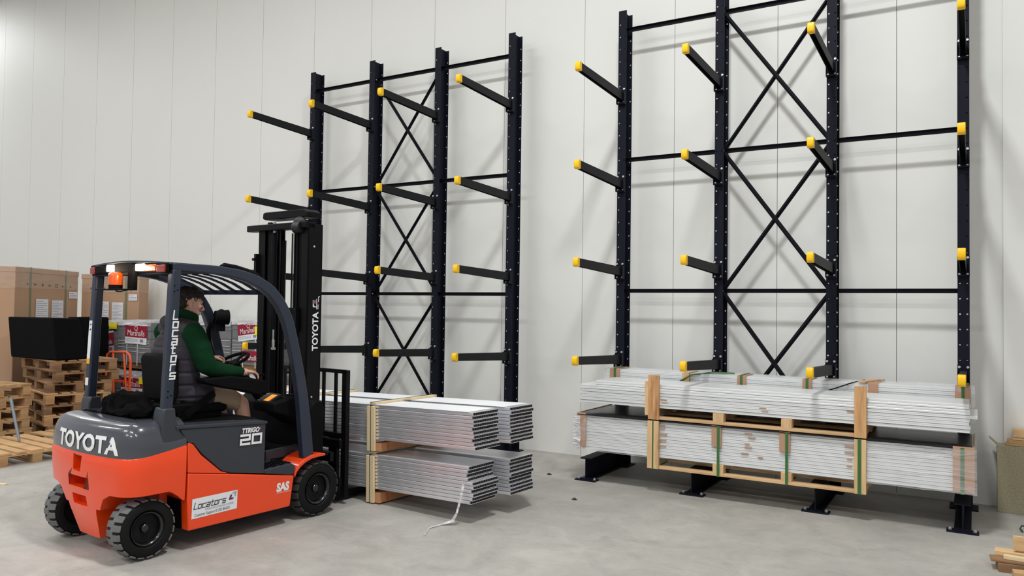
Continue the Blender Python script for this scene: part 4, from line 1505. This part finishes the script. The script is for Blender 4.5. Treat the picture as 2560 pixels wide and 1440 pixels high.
# vertical lettering on the right channel (reads upwards) and a small truck emblem above it
put_text('lettering', 'TOYOTA', 0.088, lambda x, y: (-0.2335, -0.442-y-0.0, 1.385+x), m_white_l, fk, off=FO, offset=0.0025, xscale=0.93)
lt = bpy.data.objects['lettering.001'] if False else None
b = MB()
def seg2(p, q, w=0.006):
    (v0, z0), (v1, z1) = p, q
    b.bar((-0.2345, v0, z0), (-0.2345, v1, z1), w, 0.001, up=(1, 0, 0))
for p, q in (((-0.50, 1.83), (-0.50, 1.77)), ((-0.50, 1.77), (-0.46, 1.77)), ((-0.46, 1.84), (-0.46, 1.75)), ((-0.44, 1.86), (-0.44, 1.815)), ((-0.44, 1.86), (-0.425, 1.86)), ((-0.48, 1.80), (-0.48, 1.83)),
             ((-0.445, 1.79), (-0.445, 1.75)), ((-0.50, 1.80), (-0.485, 1.77))):
    seg2(p, q)
fbuild(b, 'emblem', m_white_l)
b = MB()
seg2((-0.455, 1.82), (-0.435, 1.78), 0.008)
fbuild(b, 'emblem', m_redlens)
# --- carriage, load backrest, forks
cr = thing  # keep name free
b = MB()
b.box(-1.05, -0.15, -0.24, -0.20, 0.50, 0.58)
b.box(-1.05, -0.15, -0.24, -0.20, 0.16, 0.24)
b.box(-0.82, -0.76, -0.40, -0.24, 0.12, 0.62)
b.box(-0.44, -0.38, -0.40, -0.24, 0.12, 0.62)
car = fbuild(b, 'carriage', m_mast, bevel=0.004)
b = MB()
for u in (-0.155, -1.045):
    b.box(u-0.03, u+0.03, -0.195, -0.15, 0.06 if u > -0.5 else 0.3, 1.20)
b.prism([(-1.075, 1.185), (-1.06, 1.205), (-0.14, 1.205), (-0.125, 1.185), (-0.125, 1.17), (-1.075, 1.17)], 'y', -0.195, -0.17)
for u in (-0.285, -0.45, -0.6, -0.75, -0.915):
    b.box(u-0.016, u+0.016, -0.185, -0.165, 0.58, 1.18)
b.box(-1.07, -0.13, -0.19, -0.16, 0.58, 0.63)
fbuild(b, 'load_backrest', m_mast, bevel=0.003)
for u in (-0.30, -0.90):
    b = MB()
    b.prism([(-0.19, 0.02), (-0.19, 0.6), (-0.155, 0.6), (-0.15, 0.068), (0.85, 0.045), (0.86, 0.03), (-0.14, 0.02)], 'x', u-0.055, u+0.055)
    fbuild(b, 'fork', m_mast, bevel=0.004)
b = MB()
b.cyl((-0.235, -0.44, 0.50), (-0.08, -0.44, 0.50), 0.012, seg=8)
b.box(-0.235, -0.09, -0.40, -0.36, 0.42, 0.5)
b.cyl((-0.25, -0.7, 0.42), (-0.25, -0.42, 0.46), 0.03, seg=12)
fbuild(b, 'tilt_cylinder', m_mast)
# ------------------------------------------------------------------ background left: pallets, cartons, paving packs, hand truck
def make_pallet(wood, seed):
    """euro pallet 1.2 x 0.8, boards with small irregularities; returns list of (name, mesh)"""
    rn = random.Random(seed)
    parts = []
    b = MB()
    for y, w in ((-0.335, 0.145), (-0.165, 0.1), (0.0, 0.145), (0.165, 0.1), (0.335, 0.145)):
        j = rn.uniform(-0.006, 0.006)
        b.box(-0.6+j, 0.6+j, y-w/2, y+w/2, 0.122, 0.144)
    for x in (-0.53, 0.0, 0.53):
        b.box(x-0.07, x+0.07, -0.4, 0.4, 0.1, 0.122)
    parts.append(('top_deck', b))
    for x in (-0.53, 0.0, 0.53):
        for y in (-0.35, 0.0, 0.35):
            parts.append(('block', MB().box(x-0.07, x+0.07, y-0.05, y+0.05, 0.022, 0.1)))
    b = MB()
    for y in (-0.35, 0.0, 0.35):
        b.box(-0.6, 0.6, y-0.05, y+0.05, 0.0, 0.022)
    parts.append(('bottom_deck', b))
    out = []
    for n, q in parts:
        o = q.build(n, wood, bevel=0.002)
        out.append((n, apply_mods(o).data))
        bpy.data.objects.remove(o)
    return out
PAL = [make_pallet(m_oldwood, 1), make_pallet(m_oldwood2, 2)]
def pallet(x, y, z, rz, kind, label, group=None, tilt=0.0):
    r = thing('wooden_pallet', label, 'pallet', (x, y, z), rz, group)
    r.rotation_euler = (tilt, 0, rz)
    for n, me in PAL[kind]:
        inst(n, me, r, (0, 0, 0))
    return r
ords = ['bottom', 'second', 'third', 'fourth', 'fifth', 'sixth', 'top']
rn = random.Random(11)
for k in range(7):
    top2 = k > 4
    pallet(-10.93+rn.uniform(-.03, .03)+(0.05 if top2 else 0), -2.40+rn.uniform(-.03, .03), 0.0005+k*0.1445, R(-15+rn.uniform(-4, 4)+(9 if top2 else 0)), rn.choice((0, 0, 1)),
           'weathered pallet, %s of the tall stack just left of the forklift' % (ords[k]+(' one' if k in (0, 6) else ' from the floor')), 'pallets in the tall stack left of the forklift')
for k in range(5):
    pallet(-11.08+rn.uniform(-.02, .02), -3.56+rn.uniform(-.02, .02), 0.0005+k*0.1445, R(10+rn.uniform(-4, 4)), 1,
           'pale pallet, %s of the stack cut by the left picture edge' % ('top one' if k == 4 else ords[k]+(' one' if k == 0 else ' from the floor')), 'pallets in the stack at the left edge')
pallet(-9.53, -3.80, 0.0005, R(-3), 1, 'pale pallet lying flat on the floor nearest the camera, with a metal pole on it')
pallet(-9.60, -2.86, 0.0005, R(1), 1, 'pale pallet flat on the floor, mostly hidden by the grey hood of the forklift')
b = MB()
p0, p1 = Vector((-9.62, -3.68, 0.146)), Vector((-9.80, -3.70, 0.64))
b.tube([p0, p0.lerp(p1, 0.2), p0.lerp(p1, 0.8), p1], [0.014, 0.017, 0.017, 0.02], 10)
po = b.build('handle_pole', m_pole, smooth=60)
tag(po, 'grey metal pole standing tilted on the flat pale pallet', 'pole')

# black sheeted bundles
b = MB()
b.add([(-11.45, -2.9, 1.013), (-10.30, -2.9, 1.013), (-10.36, -2.45, 1.013), (-11.45, -2.45, 1.013),
       (-11.56, -2.9, 1.57), (-10.45, -2.9, 1.57), (-10.50, -2.5, 1.56), (-11.56, -2.5, 1.56)],
      [(0, 3, 2, 1), (4, 5, 6, 7), (0, 1, 5, 4), (1, 2, 6, 5), (2, 3, 7, 6), (3, 0, 4, 7)])
tag(b.build('sheeted_bundle', m_blackwrap, bevel=0.02), 'large black sheeted bundle sitting on top of the weathered pallet stacks', 'covered goods')
b = MB()
b.add([(-12.1, -1.77, 0.0), (-11.36, -1.77, 0.0), (-11.36, -1.5, 0.0), (-12.1, -1.5, 0.0),
       (-12.1, -1.77, 1.55), (-11.36, -1.77, 1.57), (-11.36, -1.55, 1.56), (-12.1, -1.5, 1.55)],
      [(0, 3, 2, 1), (4, 5, 6, 7), (0, 1, 5, 4), (1, 2, 6, 5), (2, 3, 7, 6), (3, 0, 4, 7)])
tag(b.build('sheeted_bundle', m_blackwrap, bevel=0.02), 'narrow black sheeted bundle between the big black one and the paving packs', 'covered goods')

def carton(p, q, depth, z0, z1, label, group):
    p, q = Vector((*p, 0)), Vector((*q, 0))
    L = (q-p).length
    d = (q-p).normalized()
    ang = math.atan2(d.y, d.x)
    root = thing('large_carton', label, 'box', (p.x, p.y, z0), ang, group)
    H = z1-z0
    MB().box(0, L, 0, depth, 0, H).build('carton', m_carton, root, bevel=0.01)
    MB().box(-0.006, L+0.006, -0.006, depth, H-0.07, H+0.006).build('lid', m_carton, root, bevel=0.004)
    for t in (0.22, 0.78):
        b = MB()
        b.box(L*t-0.02, L*t+0.02, -0.008, -0.004, 0, H+0.008)
        b.box(L*t-0.02, L*t+0.02, -0.008, depth, H+0.008, H+0.01)
        b.build('band', m_cardband, root)
    def sheet(x0, x1, za, zb, lines, nm='label'):
        o = MB().box(x0, x1, -0.0105, -0.0085, za, zb).build(nm, m_white, root)
        b = MB()
        for k in range(lines):
            zz = zb-(k+1)*(zb-za)/(lines+1)
            b.box(x0+0.012, x0+(x1-x0)*(0.9 if k % 3 else 0.6), -0.0115, -0.0107, zz-0.003, zz+0.003)
        b.build('print', m_inkgrey, o)
    sheet(L*0.30, L*0.49, H-0.80, H-0.46, 10)
    sheet(L*0.545, L*0.735, H-0.80, H-0.475, 12)
    sheet(L*0.83, L*0.975, H-0.44, H-0.33, 3)
    b = MB()
    for k, t in enumerate((0.17, 0.29, 0.40, 0.51, 0.62, 0.73, 0.86)):
        x = L*t
        z = H-0.235-0.01*k*0.3
        if k in (0, 6): b.box(x-0.015, x+0.015, -0.0075, -0.0065, z-0.012, z+0.012)
        elif k == 2: b.lathe([(0, 0.02), (0.001, 0.02)], (x, -0.0075, z), 'y', 10)
        elif k == 4: b.box(x-0.03, x+0.03, -0.0075, -0.0065, z+0.02, z+0.026); b.box(x-0.03, x+0.03, -0.0075, -0.0065, z-0.026, z-0.02); b.box(x-0.03, x-0.024, -0.0075, -0.0065, z-0.02, z+0.02); b.box(x+0.024, x+0.03, -0.0075, -0.0065, z-0.02, z+0.02)
        else: b.box(x-0.035, x+0.035, -0.0075, -0.0065, z-0.006, z+0.006); b.box(x-0.03, x-0.025, -0.0075, -0.0065, z-0.02, z+0.02)
    b.build('printed_symbols', m_ink, root)
    w = rough_shell(-0.015, L+0.015, -0.018, depth, H-0.3, H+0.02, 0.008, p.x, )
    w.build('stretch_wrap', film_mat('faint_film', amount=0.1, bscale=5) if 'faint_film' not in MATS else MATS['faint_film'], root, smooth=80)
    return root
g = 'large cartons by the wall'
carton((-11.88, -2.66), (-12.86, -1.18), 0.8, 0.0, 2.28, 'large brown carton with two white sheets, behind the big black bundle', g)
carton((-13.24, -0.9), (-12.30, -0.45), 0.3, 0.0, 2.26, 'large brown carton seen through the forklift guard, next to the bare wall', g)
b = MB()
# paving packs: banded block cubes with printed labels
def bands(b, x0, x1, y, z0, z1, rn):
    for t in (0.3, 0.62):
        x = x0+(x1-x0)*t
        b.box(x-0.008, x+0.008, y-0.004, y-0.001, z0, z1)
    for k in range(4):
        z = z0+(z1-z0)*(0.35+0.07*k)
        b.bar((x0+0.02, y-0.003, z+rn.uniform(-.01, .01)), (x1-0.02, y-0.003, z+rn.uniform(-.03, .03)), 0.002, 0.006)
def pack(x0, x1, y0, y1, z0, z1, label, lab=None, note=None, light=False, seed=1):
    rn = random.Random(seed)
    root = thing('paving_pack', label, 'building materials', ((x0+x1)/2, (y0+y1)/2, z0), 0, 'banded paving packs')
    off = ((x0+x1)/2, (y0+y1)/2, z0)
    b = MB()
    b.box(x0+0.04, x1-0.04, y0+0.04, y1-0.04, z0, z0+0.09)
    b.build('timber_base', m_oldwood, root, off=off)
    b = MB()
    rows = 5
    hh = (z1-z0-0.09)/rows
    for r in range(rows):
        zz = z0+0.09+r*hh
        n = 4
        for c in range(n):
            w = (x1-x0)/n
            b.box(x0+c*w+0.003, x0+(c+1)*w-0.003, y0+rn.uniform(0, .006), y1, zz+0.002, zz+hh-0.002)
    b.build('blocks', m_blocklight if light else m_block, root, off=off)
    b = MB()
    bands(b, x0, x1, y0, z0+0.05, z1, rn)
    b.build('bands', m_wrapwhite, root, off=off)
    rough_shell(x0+0.008, x1-0.008, y0-0.012, y1, z1-0.05, z1+0.035, 0.010, seed).build('top_wrap', m_packfilm, root, off=off, smooth=80)
    if lab:
        lx, lz, w, h, tilt = lab
        yy = y0-0.008
        ct, st = math.cos(tilt), math.sin(tilt)
        def T(x, z, d=0.0):
            return (lx+x*ct-z*st, yy-d, lz+x*st+z*ct)
        b = MB()
        b.add([T(-w/2, -h/2), T(w/2, -h/2), T(w/2, h/2), T(-w/2, h/2)], [(0, 1, 2, 3)])
        lo = b.build('label', m_white, root, off=off, fix=False)
        b = MB()
        b.add([T(-w/2, -h*0.18, .001), T(w/2, -h*0.18, .001), T(w/2, h*0.42, .001), T(-w/2, h*0.42, .001)], [(0, 1, 2, 3)])
        b.build('red_field', m_crimson, lo, off=off, fix=False)
        put_text('lettering', 'Marshalls', w*0.235, lambda x, y: T(x-0.0, y-h*0.1, .002), m_white_l, lo, off=off, align='CENTER', xscale=0.92)
        b = MB()
        n = 14
        for k in range(n):
            a, c = 2*PI*k/n, 2*PI*(k+1)/n
            r1, r2 = w*0.07, w*0.052
            b.add([T(r1*math.cos(a), h*0.27+r1*math.sin(a), .002), T(r1*math.cos(c), h*0.27+r1*math.sin(c), .002), T(r2*math.cos(c), h*0.27+r2*math.sin(c), .002), T(r2*math.cos(a), h*0.27+r2*math.sin(a), .002)], [(0, 1, 2, 3)])
        b.build('emblem', m_white_l, lo, off=off, fix=False)
        b = MB()
        for k in range(3):
            b.add([T(-w*0.45, -h*(0.26+0.06*k), .001), T(w*0.1, -h*(0.26+0.06*k), .001), T(w*0.1, -h*(0.275+0.06*k), .001), T(-w*0.45, -h*(0.275+0.06*k), .001)], [(0, 3, 2, 1)])
        b.add([T(w*0.2, -h*0.25, .001), T(w*0.34, -h*0.25, .001), T(w*0.34, -h*0.4, .001), T(w*0.2, -h*0.4, .001)], [(0, 3, 2, 1)])
        b.build('print', m_inkgrey, lo, off=off, fix=False)
    if note:
        nx, nz, w, h = note
        MB().box(nx-w/2, nx+w/2, y0-0.016, y0-0.014, nz-h/2, nz+h/2).build('note', m_note, root, off=off)
Ya, Yb = -1.31, -0.52
pack(-12.16, -11.53, Ya, Yb, 0.775, 1.46, 'upper grey paving pack partly behind the left rear post of the forklift guard', lab=(-11.8, 1.15, 0.42, 0.34, 0.12), note=(-11.62, 1.42, 0.2, 0.1), seed=1)
pack(-11.51, -10.68, Ya, Yb, 0.775, 1.48, 'upper grey paving pack with a level red label, right above the orange hand truck', lab=(-11.03, 1.31, 0.54, 0.31, -0.03), seed=2)
pack(-12.16, -11.53, Ya, Yb, 0.0, 0.72, 'lower paving pack seen through the gaps of the weathered pallets', lab=(-11.85, 0.36, 0.42, 0.2, 0.05), seed=3)
pack(-11.49, -10.70, Ya-0.02, Yb, 0.0, 0.70, 'lower paving pack with red label behind the orange hand truck', lab=(-11.08, 0.53, 0.54, 0.25, 0.0), note=(-10.84, 0.6, 0.1, 0.09), seed=4)
Ya, Yb = -0.75, -0.08
pack(-10.62, -9.56, Ya, Yb, 0.8, 1.50, 'upper grey paving pack directly behind the driver, no label showing', seed=5)
pack(-9.54, -8.70, Ya, Yb, 0.8, 1.53, 'upper grey paving pack with a tilted red label beside the mast', lab=(-9.17, 1.39, 0.46, 0.27, 0.12), note=(-8.98, 1.4, 0.09, 0.13), seed=6)
pack(-10.62, -9.56, Ya, Yb, 0.0, 0.73, 'lower paving pack behind the driver and the steering wheel', seed=7)
pack(-9.54, -8.70, Ya, Yb, 0.0, 0.73, 'lower paving pack beside the mast at the level of the steering wheel', seed=8, light=True)
b = MB()
MB()
lo = MB().box(-9.32, -8.86, -0.764, -0.762, 0.95, 1.1)
o_ = lo.build('label', m_crimson)
root6 = [o for o in bpy.data.objects if o.get('label', '').startswith('upper grey paving pack with a tilted')][0]
o_.parent = root6
o_.location = (-root6.location.x, -root6.location.y, -root6.location.z)
put_text('lettering', 'Marshalls', 0.1, lambda x, y: (-9.32+x-root6.location.x, -0.768-root6.location.y, 0.965+y-root6.location.z), m_white_l, root6, xscale=1.0)

# orange hand truck
root = thing('hand_truck', 'orange tubular hand truck standing in front of the paving packs', 'sack truck', (-10.93, -1.62, 0))
off = (-10.93, -1.62, 0)
b = MB()
xa, xb = -11.22, -10.62
y = -1.66
b.tube([(xa-0.02, y, 0.12), (xa, y, 0.5), (xa, y, 0.92), (xa+0.02, y, 1.0), (xa+0.1, y, 1.045), (xb-0.1, y, 1.055), (xb-0.02, y, 1.01), (xb, y, 0.93), (xb-0.01, y, 0.5), (xb, y, 0.12)], 0.019, 10)
b.build('frame', m_trolley, root, off=off, smooth=60)
for x in (xa+0.17, xb-0.17):
    b = MB()
    b.tube([(x, y-0.0, 1.05), (x+(0.04 if x < -10.9 else 0.06), y-0.02, 0.85), (x+(0.08 if x < -10.9 else 0.14), y-0.03, 0.35), (x+(0.08 if x < -10.9 else 0.15), y-0.03, 0.12)], 0.016, 8)
    b.build('frame_rail', m_trolley, root, off=off, smooth=60)
for z in (0.3, 0.62):
    b = MB()
    b.bar((xa, y, z), (xb, y, z), 0.02, 0.03)
    b.build('cross_tube', m_trolley, root, off=off)
b = MB()
b.box(xa+0.03, xb-0.03, y-0.22, y, 0.03, 0.038)
b.build('toe_plate', m_trolley, root, off=off)
for x in (xa-0.06, xb+0.06):
    b = MB()
    b.lathe([(-0.02, 0.04), (-0.025, 0.1), (-0.01, 0.125), (0.01, 0.125), (0.025, 0.1), (0.02, 0.04)], (x, y+0.06, 0.125), 'x', 24)
    b.build('wheel', m_black, root, off=off, smooth=40)

# dark work jacket dropped on the hood behind the seat
b = MB()
bm = bmesh.new()
bmesh.ops.create_icosphere(bm, subdivisions=5, radius=1)
for v in bm.verts:
    d = v.co.copy()
    h = 0.5+0.5*noise.noise(d*1.6)
    co = Vector((d.x*0.34, d.y*0.085, max(d.z, -0.3)*0.10))
    co.z += 0.075*max(0, d.z)*(0.2+h)+0.035*max(0, d.x+0.2)
    co += noise.noise_vector(d*2.6)*0.028+noise.noise_vector(d*7)*0.010
    co.z = max(co.z, 0.0)
    v.co = co
bm.verts.index_update()
b.v = [v.co.copy() for v in bm.verts]
b.f = [tuple(v.index for v in f.verts) for f in bm.faces]
bm.free()
jk = b.build('work_jacket', m_cloth, smooth=80)
jk.location = Fw(-0.50, -1.995, 0.966)
jk.rotation_euler = (0, 0, FROT)
tag(jk, 'crumpled black jacket dropped on the grey rear hood behind the seat', 'clothing')
# ------------------------------------------------------------------ the driver
drv = thing('person', 'driver in a dark quilted vest, green fleece and beige shorts, seated on the forklift', 'person', Fw(-0.6, -1.5, 0.565), FROT)
DO = (-0.6, -1.5, 0.565)
def chain(b, pts, seg=14):
    """tapered limb through (x,y,z,r) joints with round joints"""
    for i, (x, y, z, r) in enumerate(pts):
        b.ball((x, y, z), r, seg=seg, rings=8)
        if i:
            p = pts[i-1]
            b.cyl(p[:3], (x, y, z), p[3], r, seg=seg)
def remesh(o, voxel, smooth_it=6, fac=0.5):
    md = o.modifiers.new('r', 'REMESH'); md.mode = 'VOXEL'; md.voxel_size = voxel; md.use_smooth_shade = True
    ms = o.modifiers.new('s', 'SMOOTH'); ms.iterations = smooth_it; ms.factor = fac
    apply_mods(o)
    for p in o.data.polygons: p.use_smooth = True
    return o
SR, ER, WR = (-0.385, -1.535, 1.545), (-0.345, -1.44, 1.285), (-0.315, -1.155, 1.232)
SL_, EL, WL = (-0.815, -1.535, 1.545), (-0.87, -1.36, 1.31), (-0.80, -1.13, 1.292)
b = MB()
# torso
for p in (((-0.6, -1.56, 1.06), (0.17, 0.13, 0.11)), ((-0.6, -1.57, 1.2), (0.165, 0.135, 0.14)), ((-0.6, -1.56, 1.36), (0.175, 0.13, 0.14)), ((-0.6, -1.545, 1.48), (0.18, 0.11, 0.11))):
    b.ball(*p, seg=24, rings=12)
chain(b, [(-0.6, -1.53, 1.55, 0.075), (-0.6, -1.49, 1.66, 0.058), (-0.595, -1.47, 1.72, 0.056)])
chain(b, [(*SR, 0.05), (*ER, 0.048), (*WR, 0.031)])
chain(b, [(*SL_, 0.05), (*EL, 0.048), (*WL, 0.031)])
# legs
chain(b, [(-0.50, -1.52, 1.06, 0.095), (-0.46, -1.1, 0.985, 0.068), (-0.455, -1.055, 0.955, 0.063), (-0.45, -1.035, 0.86, 0.060), (-0.45, -1.02, 0.78, 0.055), (-0.45, -0.99, 0.645, 0.036)])
chain(b, [(-0.70, -1.52, 1.06, 0.095), (-0.74, -1.12, 0.985, 0.068), (-0.745, -1.08, 0.955, 0.063), (-0.745, -1.06, 0.86, 0.060), (-0.745, -1.04, 0.78, 0.054), (-0.745, -1.0, 0.645, 0.036)])
# head, turned a little to its right and bent down
HC = Vector((-0.59, -1.455, 1.785))
HR = Matrix.Rotation(-0.26, 3, 'Z') @ Matrix.Rotation(-0.16, 3, 'X')
def H(x, y, z):
    return HC+HR @ Vector((x, y, z))
def hb(x, y, z, rx, ry, rz, seg=16):
    b.ball(H(x, y, z), (rx, ry, rz), seg=seg, rings=10, rot=HR)
hb(0, -0.015, 0.035, 0.076, 0.094, 0.082, 24)      # cranium
hb(0, 0.022, 0.0, 0.064, 0.07, 0.085, 24)          # face block
hb(0, 0.03, -0.06, 0.052, 0.055, 0.048, 20)        # jaw
hb(0, 0.07, -0.098, 0.022, 0.02, 0.018)            # chin
hb(0, 0.083, 0.028, 0.048, 0.014, 0.012)           # brow ridge
hb(0.03, 0.07, -0.012, 0.022, 0.018, 0.02)         # cheeks
hb(-0.03, 0.07, -0.012, 0.022, 0.018, 0.02)
chain(b, [tuple(H(0, 0.088, 0.018))+(0.008,), tuple(H(0, 0.105, -0.012))+(0.009,), tuple(H(0, 0.115, -0.03))+(0.0115,)], 10)   # nose
hb(0.011, 0.1, -0.036, 0.007, 0.01, 0.007, 10)
hb(-0.011, 0.1, -0.036, 0.007, 0.01, 0.007, 10)
hb(0, 0.09, -0.06, 0.02, 0.010, 0.007, 12)         # lips
hb(0, 0.088, -0.072, 0.017, 0.010, 0.008, 12)
hb(0, 0.078, -0.066, 0.024, 0.012, 0.018, 12)
for s in (1, -1):
    hb(0.073*s, -0.014, -0.004, 0.006, 0.016, 0.03)   # ear shell
    hb(0.077*s, -0.021, 0.008, 0.006, 0.011, 0.018)
    hb(0.073*s, -0.004, -0.032, 0.006, 0.008, 0.01)
hb(0, -0.03, -0.06, 0.05, 0.05, 0.05)
# right hand reaching to the levers, palm down; left hand closed round the wheel knob
def hand(b, w, palm_c, axis, up, side, curls, thumb):
    w, palm_c = Vector(w), Vector(palm_c)
    ax = Vector(axis).normalized(); upv = (Vector(up)-ax*Vector(up).dot(ax)).normalized()
    sd_ = ax.cross(upv).normalized()*side          # towards the thumb
    rot = Matrix((sd_, ax, upv)).transposed()
    chain(b, [tuple(w)+(0.03,), tuple(w.lerp(palm_c, 0.5))+(0.03,)])
    b.ball(palm_c, (0.041, 0.05, 0.017), seg=18, rings=10, rot=rot)
    b.ball(palm_c+ax*0.02, (0.04, 0.034, 0.0155), seg=18, rings=10, rot=rot)
    for k, (off_, L) in enumerate(((0.029, 0.072), (0.010, 0.08), (-0.010, 0.074), (-0.029, 0.06))):
        base = palm_c+ax*0.04+sd_*off_
        d = ax+sd_*off_*1.5
        c = curls[k]
        pts = [tuple(base)+(0.0098,)]
        p = base.copy(); ang = 0.12
        for j, fr_ in enumerate((0.45, 0.3, 0.25)):
            ang += c*(0.8 if j == 0 else 1.0)
            dd = d.normalized()*math.cos(ang)-upv*math.sin(ang)
            p = p+dd*L*fr_
            pts.append(tuple(p)+(0.0092-0.0008*j,))
        chain(b, pts, 10)
    t0 = palm_c-ax*0.018+sd_*0.034
    p1 = t0+(sd_*0.75+ax*0.6-upv*0.35*thumb).normalized()*0.034
    p2 = p1+(sd_*0.25+ax*0.85-upv*0.55*thumb).normalized()*0.028
    p3 = p2+(ax*0.8-upv*0.6*thumb-sd_*0.15).normalized()*0.022
    chain(b, [tuple(t0)+(0.0145,), tuple(p1)+(0.012,), tuple(p2)+(0.0108,), tuple(p3)+(0.009,)], 10)
hand(b, WR, (-0.305, -1.09, 1.232), (0.02, 0.97, -0.16), (0, 0.15, 1), -1, (0.28, 0.34, 0.42, 0.5), 0.5)
hand(b, WL, (-0.79, -1.085, 1.325), (0.25, 0.93, 0.05), (-0.15, 0, 1), 1, (0.75, 0.8, 0.85, 0.9), 1.0)
body = b.build('body', m_skin, drv, off=DO)
remesh(body, 0.0042, 5)

def garment(name, m, fn, voxel=0.008, it=8, disp=None):
    b = MB()
    fn(b)
    o = b.build(name, m, drv, off=DO)
    remesh(o, voxel, it)
    if disp:
        for v in o.data.vertices:
            v.co += disp(v.co+Vector(DO), v.normal)
    return o
def vest(b):
    prof = [(1.03, -1.555, 0.195, 0.15), (1.12, -1.56, 0.205, 0.158), (1.22, -1.563, 0.212, 0.163), (1.33, -1.562, 0.217, 0.162), (1.43, -1.556, 0.215, 0.152), (1.51, -1.548, 0.19, 0.13), (1.56, -1.545, 0.16, 0.105)]
    rings = []
    for z, vc, ru, rv_ in prof:
        rings.append([(-0.6+ru*math.copysign(abs(math.cos(a))**0.85, math.cos(a)), vc+rv_*math.copysign(abs(math.sin(a))**0.9, math.sin(a)), z) for a in [2*PI*k/40 for k in range(40)]])
    b.loft(rings)
    chain(b, [(-0.445, -1.545, 1.575, 0.075), (-0.55, -1.54, 1.585, 0.085), (-0.65, -1.54, 1.585, 0.085), (-0.755, -1.545, 1.575, 0.075)])
    chain(b, [(-0.50, -1.52, 1.075, 0.118), (-0.475, -1.40, 1.055, 0.108)])
    chain(b, [(-0.70, -1.52, 1.075, 0.118), (-0.72, -1.42, 1.055, 0.108)])
    # standing collar with the hood roll behind
    for k in range(20):
        a = 2*PI*k/20
        p = Vector((-0.6+0.092*math.cos(a), -1.50+0.105*math.sin(a), 1.625-0.022*math.sin(a)))
        b.ball(p, (0.026, 0.026, 0.038), seg=10, rings=6)
    b.ball((-0.6, -1.62, 1.64), (0.11, 0.055, 0.055), seg=18, rings=10)
    b.ball((-0.59, -1.475, 1.48), (0.14, 0.10, 0.14), seg=20, rings=12)
    b.ball((-0.58, -1.43, 1.56), (0.07, 0.06, 0.06), seg=20, rings=12)
def _q(): pass
def quilt(p, n):
    t_ = ((p.z-1.05)/0.098) % 1.0
    d_ = min(t_, 1-t_)*0.098
    f = 1-math.exp(-(d_/0.011)**2)
    w = noise.noise(p*9)*0.004
    return n*(0.008*f-0.006+w) if p.z < 1.57 else n*w
garment('quilted_vest', m_vest, vest, 0.007, 8, quilt)
def wrinkle(p, n):
    return n*(noise.noise(Vector((p.x*11, p.y*11, p.z*16)))*0.005+noise.noise(p*30)*0.0015)
def sleeves(b):
    chain(b, [(-0.405, -1.535, 1.55, 0.088), (-0.365, -1.50, 1.44, 0.087), (-0.345, -1.455, 1.31, 0.078), (-0.338, -1.41, 1.278, 0.068), (-0.325, -1.29, 1.253, 0.056), (-0.316, -1.185, 1.238, 0.043), (-0.316, -1.165, 1.236, 0.04)], 18)
garment('sleeve', m_green, sleeves, 0.007, 6, wrinkle)
def sleeve_l(b):
    chain(b, [(-0.795, -1.535, 1.55, 0.088), (-0.845, -1.46, 1.42, 0.08), (-0.868, -1.375, 1.315, 0.066), (-0.835, -1.26, 1.30, 0.054), (-0.805, -1.15, 1.294, 0.041)], 18)
garment('sleeve', m_green, sleeve_l, 0.007, 6, wrinkle)
def collar(b):
    for k in range(20):
        a = 2*PI*k/20
        p = Vector((-0.598+0.072*math.cos(a), -1.475+0.078*math.sin(a), 1.685-0.03*math.sin(a)))
        b.ball(p, (0.018, 0.018, 0.042), seg=10, rings=6)
garment('fleece_collar', m_green, collar, 0.006, 4)
def shorts(b):
    b.ball((-0.6, -1.55, 1.06), (0.19, 0.15, 0.105), seg=24, rings=12)
    for x0, x1 in ((-0.50, -0.46), (-0.70, -0.745)):
        chain(b, [(x0, -1.5, 1.055, 0.108), (x0*0.5+x1*0.5, -1.3, 1.035, 0.098), (x1, -1.17, 1.005, 0.088), (x1, -1.14, 0.99, 0.083)], 18)
garment('shorts', m_short, shorts, 0.008, 6, wrinkle)
for x, y in ((-0.45, -0.97), (-0.745, -0.985)):
    b = MB()
    b.ball((x, y-0.02, 0.61), (0.045, 0.05, 0.045))
    b.ball((x, y+0.06, 0.595), (0.045, 0.095, 0.03))
    b.box(x-0.042, x+0.042, y-0.06, y+0.14, 0.567, 0.58)
    o = b.build('boot', m_shoe, drv, off=DO)
    remesh(o, 0.006, 4)
# hair
b = MB()
def hr_(x, y, z, rx, ry, rz):
    b.ball(H(x, y, z), (rx, ry, rz), seg=20, rings=12, rot=HR)
hr_(0, -0.022, 0.062, 0.084, 0.098, 0.072)
hr_(0, 0.02, 0.088, 0.074, 0.075, 0.05)
hr_(0, -0.062, 0.012, 0.073, 0.058, 0.075)
hr_(0, 0.062, 0.085, 0.052, 0.034, 0.034)
hair = b.build('hair', m_hair, drv, off=DO)
remesh(hair, 0.004, 3)
for v in hair.data.vertices:
    p = v.co
    v.co += v.normal*(noise.noise(p*32)*0.013+noise.noise(p*75)*0.008)
b = MB()
for s in (1, -1):
    b.ball(H(0.064*s, 0.008, 0.036), (0.010, 0.03, 0.022), seg=12, rings=8, rot=HR)
    b.ball(H(0.0655*s, 0.004, 0.012), (0.006, 0.008, 0.014), seg=12, rings=8, rot=HR)
o = b.build('sideburns', m_temple, drv, off=DO)
remesh(o, 0.004, 2)
b = MB()
for s in (1, -1):
    b.ball(H(0.028*s, 0.082, 0.008), (0.012, 0.009, 0.006), seg=12, rings=8, rot=HR)
b.build('eyes', m_eye, drv, off=DO, smooth=60)
b = MB()
for s in (1, -1):
    b.ball(H(0.029*s, 0.094, 0.026), (0.018, 0.006, 0.005), seg=12, rings=8, rot=HR)
b.build('eyebrows', m_hair, drv, off=DO, smooth=60)
